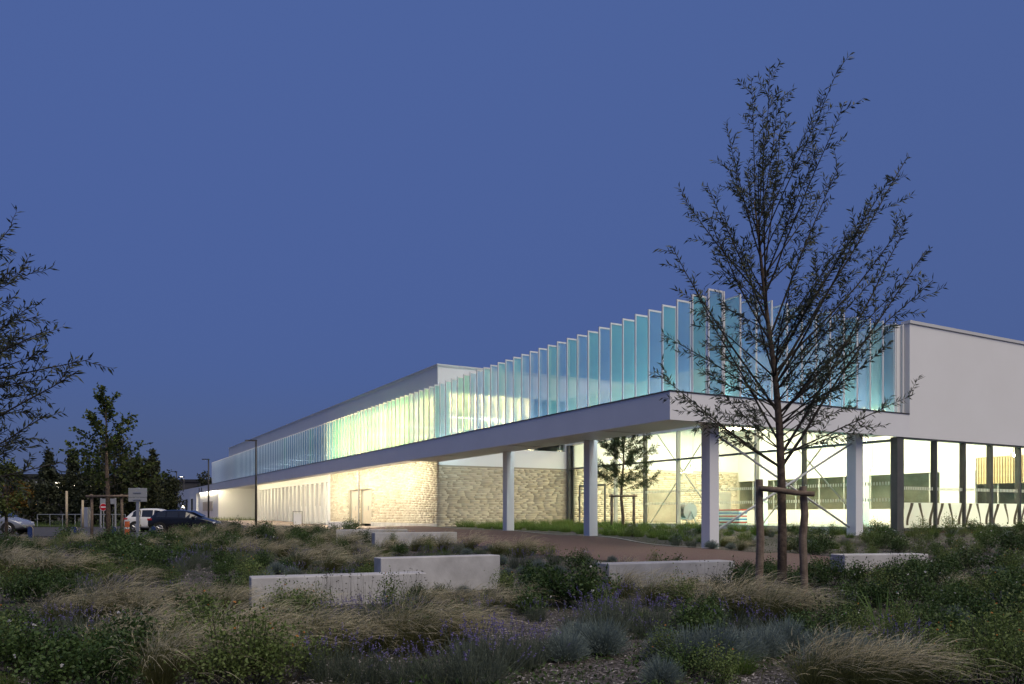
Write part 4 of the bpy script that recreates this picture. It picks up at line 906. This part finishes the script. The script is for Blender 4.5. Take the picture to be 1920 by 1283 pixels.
# ------------------------------------------------------------------ cars
def car(X, Y, rz, paint, label, L=4.2, W=1.78, Ht=1.48, hatch=True):
    o = empty('parked_car', (X, Y, h1(X, Y) + .03), rz); tag(o, label, 'car', 'cars parked beside the building')
    # stations from rear (x=0) to front (x=L): (x, belt z, roof z, half width, roof half width)
    hw = W / 2
    st = [(0.0, .62, .66, hw * .80, hw * .70), (.05, .88, .92, hw * .90, hw * .72), (.16, .95, 1.04, hw * .95, hw * .72), (.42, .97, 1.30, hw * .985, hw * .70), (.75, .97, Ht - .045, hw, hw * .70), (1.25, .96, Ht, hw, hw * .70),
          (1.9, .95, Ht, hw, hw * .71), (2.35, .94, Ht - .05, hw, hw * .70), (2.75, .93, 1.26, hw, hw * .70), (3.15, .92, 1.03, hw, hw * .74), (3.4, .90, .93, hw * .99, hw * .82), (3.8, .80, .82, hw * .95, hw * .80), (4.08, .66, .69, hw * .86, hw * .7), (L, .52, .54, hw * .72, hw * .6)]
    V, Fc = [], []; secs = []
    for x, bz, rzf, w, wr in st:
        low = .22 if .3 < x < L - .3 else .34
        sec = [(w * .86, low), (w * .98, low + .12), (w, .58 if bz > .6 else bz * .85), (w * .985, bz - .06), (w * .955, bz), (wr * 1.03, rzf - .05 if rzf - bz > .1 else bz + .008), (wr * .86, rzf - .008), (wr * .4, rzf + .012), (0, rzf + .016)]
        full = [(y, z) for y, z in sec] + [(-y, z) for y, z in sec[-2::-1]]
        secs.append((x, sec)); V += [(x, y, z) for y, z in full]
    k = len(full)
    for i in range(len(st) - 1):
        for j in range(k - 1): a = i * k + j; Fc.append((a, a + 1, a + k + 1, a + k))
        Fc.append((i * k + k - 1, i * k, i * k + k, i * k + 2 * k - 1))
    Fc.append(tuple(range(k))[::-1]); Fc.append(tuple((len(st) - 1) * k + j for j in range(k)))
    me = bpy.data.meshes.new('car_body'); me.from_pydata(V, [], Fc); me.materials.append(MATS[paint]); me.polygons.foreach_set('use_smooth', [True] * len(Fc))
    bo = link('body', me, o); sb = bo.modifiers.new('sub', 'SUBSURF'); sb.levels = 2; sb.render_levels = 2
    def side_pt(x, t, s):
        for (xa, sa), (xb, sb_) in zip(secs[:-1], secs[1:]):
            if xa <= x <= xb:
                u = (x - xa) / (xb - xa); y0, z0 = [sa[4][n] * (1 - u) + sb_[4][n] * u for n in (0, 1)]; y1, z1 = [sa[5][n] * (1 - u) + sb_[5][n] * u for n in (0, 1)]
                return (x, s * (y0 + (y1 - y0) * t + .012), z0 + (z1 - z0) * t)
    for s in (-1, 1):
        for xs in ((.52, .60, .72, 1.1), (1.18, 1.5, 1.86), (1.94, 2.3, 2.55, 2.86, 3.02)):
            mb = MB(); q = [side_pt(x, .08, s) for x in xs]; r = [side_pt(x, .90 if x < 2.5 else .82, s) for x in xs]
            if xs[0] == .52: r[0] = side_pt(.62, .6, s)
            for i in range(len(xs) - 1): mb.quad(q[i], q[i + 1], r[i + 1], r[i])
            part('side_window', mb, 'car_glass', o)
        part('mirror', MB().box(2.72, 2.86, min(s * hw * .98, s * hw * 1.16), max(s * hw * .98, s * hw * 1.16), .94, 1.06), paint, o, bevel=.03)
        part('tail_light', MB().box(.02, .30, min(s * hw * .74, s * hw * .965), max(s * hw * .74, s * hw * .965), .80, .93), 'tail_red', o, bevel=.03)
        part('headlight', MB().box(L - .42, L - .16, min(s * hw * .55, s * hw * .88), max(s * hw * .55, s * hw * .88), .60, .72), 'sign_white', o, bevel=.03)
        for xw in (.78, 3.42):
            yw = s * (hw - .11)
            part('wheel_arch', MB().tube([(xw, s * (hw - .3), .34), (xw, s * (hw + .004), .34)], .385, 24), 'tyre', o)
            w_ = part('wheel', MB().tube([(xw, yw - .1, .31), (xw, yw + .1 + .02 * s, .31)], .315, 24), 'tyre', o, bevel=.02)
            mb = MB()
            ys = yw + s * .135
            for a in range(5):
                t = a * 2 * math.pi / 5; mb.tube([(xw, ys, .31), (xw + .2 * math.cos(t), ys - s * .01, .31 + .2 * math.sin(t))], [.05, .035], 6)
            mb.tube([(xw + .2 * math.cos(t * .3927), ys - s * .02, .31 + .2 * math.sin(t * .3927)) for t in range(17)], .018, 6, False)
            part('rim', mb, 'rim', w_)
    mb = MB(); mb.quad((.20, -hw * .62, 1.02), (.20, hw * .62, 1.02), (.55, hw * .56, 1.36), (.55, -hw * .56, 1.36)); mb.quad((3.2, -hw * .66, 1.03), (3.2, hw * .66, 1.03), (2.48, hw * .6, 1.40), (2.48, -hw * .6, 1.40))
    for v in range(4): x, y_, z = mb.v[v]; mb.v[v] = (x - .035, y_, z + .02)
    for v in range(4, 8): x, y_, z = mb.v[v]; mb.v[v] = (x + .03, y_, z + .035)
    part('screens', mb, 'car_glass', o)
    return o
car(X_at(284, 50), 50.0, .10, 'car_dark', 'dark blue hatchback parked side on before the white car', Ht=1.46)
car(X_at(239, 53.5), 53.5, .12, 'car_white', 'muddy white hatchback parked behind the dark car', Ht=1.56)
car(X_at(-82, 47), 47.0, .06, 'car_silver', 'silver car cut off by the left edge of the picture', Ht=1.45)

# ------------------------------------------------------------------ planting
def near_bench(X, Y):
    for x0, y0, x1, y1, w in BENCHES:
        dx, dy = x1 - x0, y1 - y0; L2 = dx * dx + dy * dy; t = ((X - x0) * dx + (Y - y0) * dy) / L2
        if -.04 < t < 1.04:
            n = ((Y - y0) * dx - (X - x0) * dy) / math.sqrt(L2)
            if -.22 < n < w + .2: return True
    return False
def loc_qp(X, Y):
    rx, ry = X - CX, Y - CY; return rx * D2[0] + ry * D2[1], rx * D1[0] + ry * D1[1]
def on_path(X, Y):
    q, p_ = loc_qp(X, Y)
    if p_ > -2: return -3.9 < q < 2.1 and p_ < 60
    rr_ = math.hypot(q - 2.1, p_ + 2.0)
    return .1 < rr_ < 5.9 and q < 2.6
def try_plant(kind, X, Y, s, var=None, dmin=.3, force=False):
    if not force:
        if near_bench(X, Y) or on_path(X, Y): return False
        for o, k, a, b_ in PLACED:
            if (a - X) ** 2 + (b_ - Y) ** 2 < dmin * dmin: return False
    plant(kind, X, Y, s, var); return True
# the tufts and clumps one can make out, by where they stand
for kind, spots in {
    'feather_grass': [(30, 1088, 1.25), (85, 1092, 1.3), (135, 1084, 1.2), (5, 1075, 1.2), (100, 1168, 1.0), (212, 1166, 1.15), (262, 1172, 1.15), (160, 1172, 1.0), (375, 1150, 1.0), (430, 1152, 1.1), (520, 1155, 1.1), (560, 1162, 1.0), (340, 1140, .9),
                      (200, 1235, 1.1), (270, 1215, 1.1), (330, 1255, 1.2), (420, 1228, 1.15), (500, 1218, 1.05), (575, 1228, 1.1), (640, 1232, 1.1), (705, 1222, 1.15), (770, 1228, 1.2), (830, 1222, 1.15), (390, 1270, 1.1), (300, 1285, 1.1), (460, 1262, 1.0), (860, 1212, 1.0),
                      (795, 1152, 1.1), (860, 1152, 1.15), (920, 1150, 1.1), (960, 1140, .9), (440, 1047, 1.15), (495, 1050, 1.2), (530, 1044, 1.1), (565, 1068, 1.1), (620, 1072, 1.2), (680, 1074, 1.1), (600, 1050, 1.1), (660, 1046, 1.1), (720, 1040, 1.1), (780, 1034, 1.1), (830, 1034, 1.1), (880, 1034, 1.1),
                      (930, 1044, 1.1), (975, 1046, 1.15), (1015, 1042, 1.1), (1050, 1038, 1.0), (1105, 1102, 1.0), (1165, 1122, 1.15), (1225, 1136, 1.2), (1275, 1132, 1.0), (1335, 1158, 1.1), (1390, 1160, 1.15), (1450, 1172, 1.15), (1495, 1168, .9), (1170, 1082, .9),
                      (1530, 1292, 1.1), (1610, 1298, 1.15), (1690, 1294, 1.0), (1790, 1112, .8), (20, 1030, 1.0), (70, 1036, 1.0), (130, 1030, 1.0)],
    'leafy_shrub': [(175, 1060, 1.2), (225, 1072, 1.3), (280, 1076, 1.3), (320, 1066, 1.1), (250, 1040, 1.2), (1000, 1128, 1.0), (1050, 1138, 1.1), (1100, 1140, 1.0), (985, 1150, .9), (1010, 1100, .9), (25, 1205, .75), (70, 1260, .8), (10, 1270, .9), (120, 1283, .9), (170, 1270, .8), (200, 1290, .8),
                    (1300, 1105, .6), (1340, 1110, .6), (1400, 1098, .9), (500, 1014, 1.2), (560, 1018, 1.3), (600, 1012, 1.2), (680, 1024, .9), (740, 1026, .9), (800, 1026, .8), (880, 1002, 1.0), (340, 1012, 1.2), (390, 1014, 1.2), (440, 1006, 1.2),
                    (1560, 1100, 1.1), (1610, 1092, 1.1), (1660, 1098, 1.2), (1710, 1092, 1.1), (1770, 1086, 1.2), (1820, 1078, 1.3), (1880, 1070, 1.4), (1850, 1110, 1.2), (1905, 1120, 1.2), (1780, 1150, 1.2), (1720, 1140, 1.1), (1830, 1160, 1.2), (1640, 1140, 1.1), (1580, 1138, 1.0), (1890, 1180, 1.2), (1930, 1140, 1.2),
                    (1530, 1100, 1.0), (1490, 1092, .9), (1440, 1096, .9), (1900, 1040, 1.4), (1850, 1035, 1.3), (1560, 1180, .9), (1770, 1200, 1.0), (1850, 1215, 1.0)],
    'light_shrub': [(590, 1160, .9), (730, 1160, .8), (480, 1285, 1.0), (540, 1280, 1.0), (420, 1292, .9), (1600, 1070, 1.0), (1690, 1220, .9), (1800, 1240, 1.0), (1870, 1250, 1.0), (1750, 1262, .9), (1920, 1230, 1.1), (1840, 1285, 1.0), (1900, 1290, 1.0), (1640, 1060, 1.0), (1530, 1075, 1.0), (1780, 1060, 1.1), (1080, 1048, .8), (1130, 1050, .7), (330, 1250, .8), (1250, 1250, .8), (1350, 1285, .8)],
    'lavender': [(380, 1056, 1.2), (420, 1060, 1.3), (460, 1066, 1.3), (350, 1068, 1.2), (500, 1030, 1.2), (555, 1090, 1.0), (620, 1182, 1.0), (660, 1178, 1.0), (700, 1176, 1.0), (745, 1180, 1.0), (650, 1196, 1.0), (880, 1266, 1.1), (930, 1262, 1.1), (980, 1256, 1.1), (840, 1285, 1.1), (900, 1292, 1.1), (760, 1285, 1.0), (690, 1280, 1.0), (620, 1275, 1.0),
                 (1120, 1180, 1.2), (1165, 1172, 1.2), (1210, 1185, 1.2), (1255, 1190, 1.1), (1080, 1196, 1.0), (1140, 1205, 1.1), (110, 1200, 1.0), (160, 1205, 1.0), (60, 1218, 1.0), (210, 1212, .9), (1000, 1062, .9), (970, 1066, 1.0), (1040, 1058, .9), (1380, 1196, 1.0), (1430, 1206, 1.0), (1690, 1232, .9), (1640, 1240, .9), (1740, 1240, .9), (1010, 1240, .9)],
    'silver_mound': [(1080, 1218, 1.2), (1130, 1228, 1.2), (1060, 1240, .9), (1290, 1252, 1.2), (1340, 1248, 1.2), (1250, 1240, 1.0), (1430, 1232, 1.1), (1390, 1238, 1.1), (1475, 1222, 1.0), (1570, 1258, 1.2), (1620, 1252, 1.1), (1700, 1272, 1.1), (1650, 1275, 1.0), (1500, 1150, .8), (1790, 1180, .8), (1010, 1070, .8), (1045, 1078, .7), (980, 1076, .7), (1640, 1115, .8), (1110, 1064, .7), (1180, 1035, .6), (1140, 1012, .7), (1120, 1012, .6)],
    'wild_stems': [(600, 1150, .9), (680, 1152, .9), (640, 1155, .95), (740, 1150, .8), (560, 1140, .8), (780, 1150, .8), (1180, 1100, .8), (1330, 1110, .8), (1690, 1080, .9), (1600, 1075, .9), (300, 1100, .8), (1820, 1100, .9), (1540, 1120, .8), (960, 1160, .6), (1280, 1170, .6)],
    'iris': [(1652, 1176, 1.0), (1690, 1172, 1.0), (1540, 1140, .8), (890, 1160, .6), (1085, 1058, .6)]}.items():
    for px, py, s in spots:
        X, Y, z = G(px, py)
        if near_bench(X, Y) or on_path(X, Y): continue
        plant(kind, X, Y, s * RNG.uniform(.8, .98) * ((.92 if (380 < px < 980 or 1100 < px < 1290) and 1095 < py < 1170 else 1.2) if kind == 'feather_grass' else 1) * (.88 if py > 1195 and kind == 'feather_grass' else 1) * (.8 if kind in ('leafy_shrub', 'light_shrub') and px > 1100 else 1))
# fillers between them
for i in range(4000):
    if len(PLACED) > 600: break
    Y = 7.3 + 27 * RNG.random() ** 1.5; X = RNG.uniform(-.68, .68) * Y; px = 960 + X / Y * F; py = 964 + (EYE - h1(X, Y)) * F / Y
    if 1000 < px < 1560 and py > 1210 and RNG.random() < .6: continue
    if 330 < px < 460 and 1085 < py < 1125: continue
    if px < 180 and 1130 < py < 1190: continue
    if 920 < px < 1080 and py > 1170: continue
    if px > 1480: k = RNG.choices(('leafy_shrub', 'light_shrub', 'wild_stems', 'lavender', 'silver_mound'), (5, 3.4, 1.4, .6, .6))[0]
    elif px < 480: k = RNG.choices(('feather_grass', 'leafy_shrub', 'lavender', 'light_shrub', 'green_grass'), (1.2, 3, 2, 2, 1))[0]
    else: k = RNG.choices(('feather_grass', 'lavender', 'silver_mound', 'light_shrub', 'leafy_shrub', 'wild_stems', 'green_grass'), (.7, 2.4, 1.2, 1.5, 2.0, .4, .8))[0]
    if k == 'feather_grass' and Y < 17: continue
    try_plant(k, X, Y, RNG.uniform(.45, .85), dmin=.32 + .011 * Y)
# bed on the left before the lit facade and along the car park
for i in range(46):
    px = RNG.uniform(-20, 420); Y = RNG.uniform(26, 34); try_plant(RNG.choices(('feather_grass', 'leafy_shrub', 'light_shrub'), (3, 2, 1))[0], X_at(px, Y), Y, RNG.uniform(.95, 1.3), dmin=.6)
for i in range(90):
    px = RNG.uniform(300, 870); Y = RNG.uniform(27, 42); X = X_at(px, Y)
    q, p_ = loc_qp(X, Y)
    if q > -4.2: continue
    try_plant(RNG.choices(('feather_grass', 'leafy_shrub'), (3, 1))[0], X, Y, RNG.uniform(1.0, 1.35), dmin=.7)
# planted strip in the porch and at the foot of the glass
for i in range(210):
    q = RNG.uniform(3.3, 10.9); p_ = RNG.uniform(1.2, 22.6)
    if RNG.random() < .35: q = RNG.uniform(3.2, 4.6)
    X, Y = BW(q, p_)
    if math.hypot(X - pxx, Y - pyy) < .35: continue
    try_plant('green_grass', X, Y, RNG.uniform(1.0, 1.5), dmin=.45)
for i in range(70):
    q = RNG.uniform(3.2, 24); p_ = RNG.uniform(-3.0, .2)
    if q > 11.2 and p_ > -.5: p_ = RNG.uniform(-3, -.5)
    X, Y = BW(q, p_); try_plant(RNG.choices(('green_grass', 'light_shrub', 'leafy_shrub', 'silver_mound'), (3, 1.2, 1, 1))[0], X, Y, RNG.uniform(.6, .95), dmin=.45)
# say which one each plant is
ORD = ['first', 'second', 'third', 'fourth', 'fifth', 'sixth', 'seventh', 'eighth', 'ninth', 'tenth', 'eleventh', 'twelfth', 'thirteenth', 'fourteenth', 'fifteenth', 'sixteenth', 'seventeenth', 'eighteenth', 'nineteenth', 'twentieth']
def ordinal(i):
    if i < 20: return ORD[i]
    n = i + 1; tens = ('', '', 'twenty', 'thirty', 'forty', 'fifty', 'sixty', 'seventy', 'eighty', 'ninety')[n // 10] if n < 100 else 'hundred'
    return tens + ('-' + ORD[n % 10 - 1] if n % 10 else 'th')
zones = {}
for o, k, X, Y in PLACED:
    px = 960 + X / Y * F; q, p_ = loc_qp(X, Y)
    if q > 3 and p_ > .5: zn = ('along the path edge ' if q < 4.7 else 'mid strip ' if q < 8 else 'by the glass ') + ('behind the corner column' if p_ < 8 else 'behind the middle column' if p_ < 15 else 'by the brick wall')
    elif q > 3 and p_ > -3.2: zn = 'at the foot of the glass'
    else:
        band = 'in the nearest planting' if Y < 9.2 else 'before the front bench' if Y < 12.6 else 'level with the willow' if Y < 16 else 'behind the front benches' if Y < 23 else 'in the far bed'
        side = 'far left' if px < 384 else 'left of centre' if px < 768 else 'at centre' if px < 1152 else 'right of centre' if px < 1536 else 'far right'
        zn = band + ', ' + side
    zones.setdefault((k, zn), []).append((px, o))
for (k, zn), lst in zones.items():
    lst.sort(key=lambda a: a[0]); d, c = DESC[k]
    for i, (px, o) in enumerate(lst):
        tag(o, (ordinal(i) + ' ' + d + ' from the left ' + zn) if len(lst) > 1 else 'lone ' + d + ' ' + zn, c, d + 's in the planting')
# loose ground cover: bark chips, small leaves and thin grass
rng = np.random.default_rng(5)
def scatter(n, ymin, ymax, pw):
    Y = ymin + (ymax - ymin) * rng.uniform(0, 1, n) ** pw; X = rng.uniform(-.7, .7, n) * Y
    keep = np.array([not on_path(x, y) for x, y in zip(X, Y)]); X, Y = X[keep], Y[keep]
    return np.stack([X, Y, H(X, Y)], 1)
ps = scatter(30000, 7, 26, 1.6); n = len(ps); ps[:, 2] += rng.uniform(.0, .02, n)
dd = rng.normal(size=(n, 3)); dd[:, 2] *= .25
V, f = leaves(rng, ps, dd, rng.uniform(.025, .07, n), rng.uniform(.010, .022, n), 3.0)
o = link('bark_chips', np_mesh('bark_chips', V, f, 'mulch_chip')); o['kind'] = 'stuff'; o['label'] = 'grey bark chips spread over the planting beds'; o['category'] = 'bark chips'
ps = scatter(26000, 7, 30, 1.4)
fld = np.sin(ps[:, 0] * 1.3 + 1) * np.cos(ps[:, 1] * .9) + .5 * np.sin(ps[:, 0] * .5 - ps[:, 1] * .7); ps = ps[fld > -.15]; n = len(ps)
ps[:, 2] += rng.uniform(0, .09, n)
V, f = leaves(rng, ps, rng.normal(size=(n, 3)) + [0, 0, .3], rng.uniform(.03, .07, n), rng.uniform(.015, .035, n), 1.0)
o = link('ground_cover', np_mesh('ground_cover', V, f, 'shrub_leaf')); o['kind'] = 'stuff'; o['label'] = 'low dark green ground cover between the plants'; o['category'] = 'ground cover'
ps = scatter(14000, 7, 40, 1.3); n = len(ps)
d = unit(rng.normal(0, .3, (n, 3)) + [0.1, 0, 1]); V, f = ribbons(rng, ps, d, rng.uniform(.08, .28, n), np.tile([.15, 0, -.15], (n, 1)), .005, 3)
o = link('thin_grass', np_mesh('thin_grass', V, f, 'grass_green')); o['kind'] = 'stuff'; o['label'] = 'thin grass growing through the bark chips'; o['category'] = 'grass'
n = 16000; X = rng.uniform(-110, -30, n); Y = rng.uniform(71.5, 100, n) ; ps = np.stack([X, Y, H(X, Y)], 1)
V, f = ribbons(rng, ps, unit(rng.normal(0, .25, (n, 3)) + [0, 0, 1]), rng.uniform(.15, .5, n), np.zeros((n, 3)), .03, 2)
o = link('lawn_grass', np_mesh('lawn_grass', V, f, 'grass_fresh')); o['kind'] = 'stuff'; o['label'] = 'rough green lawn grass beyond the car park'; o['category'] = 'grass'
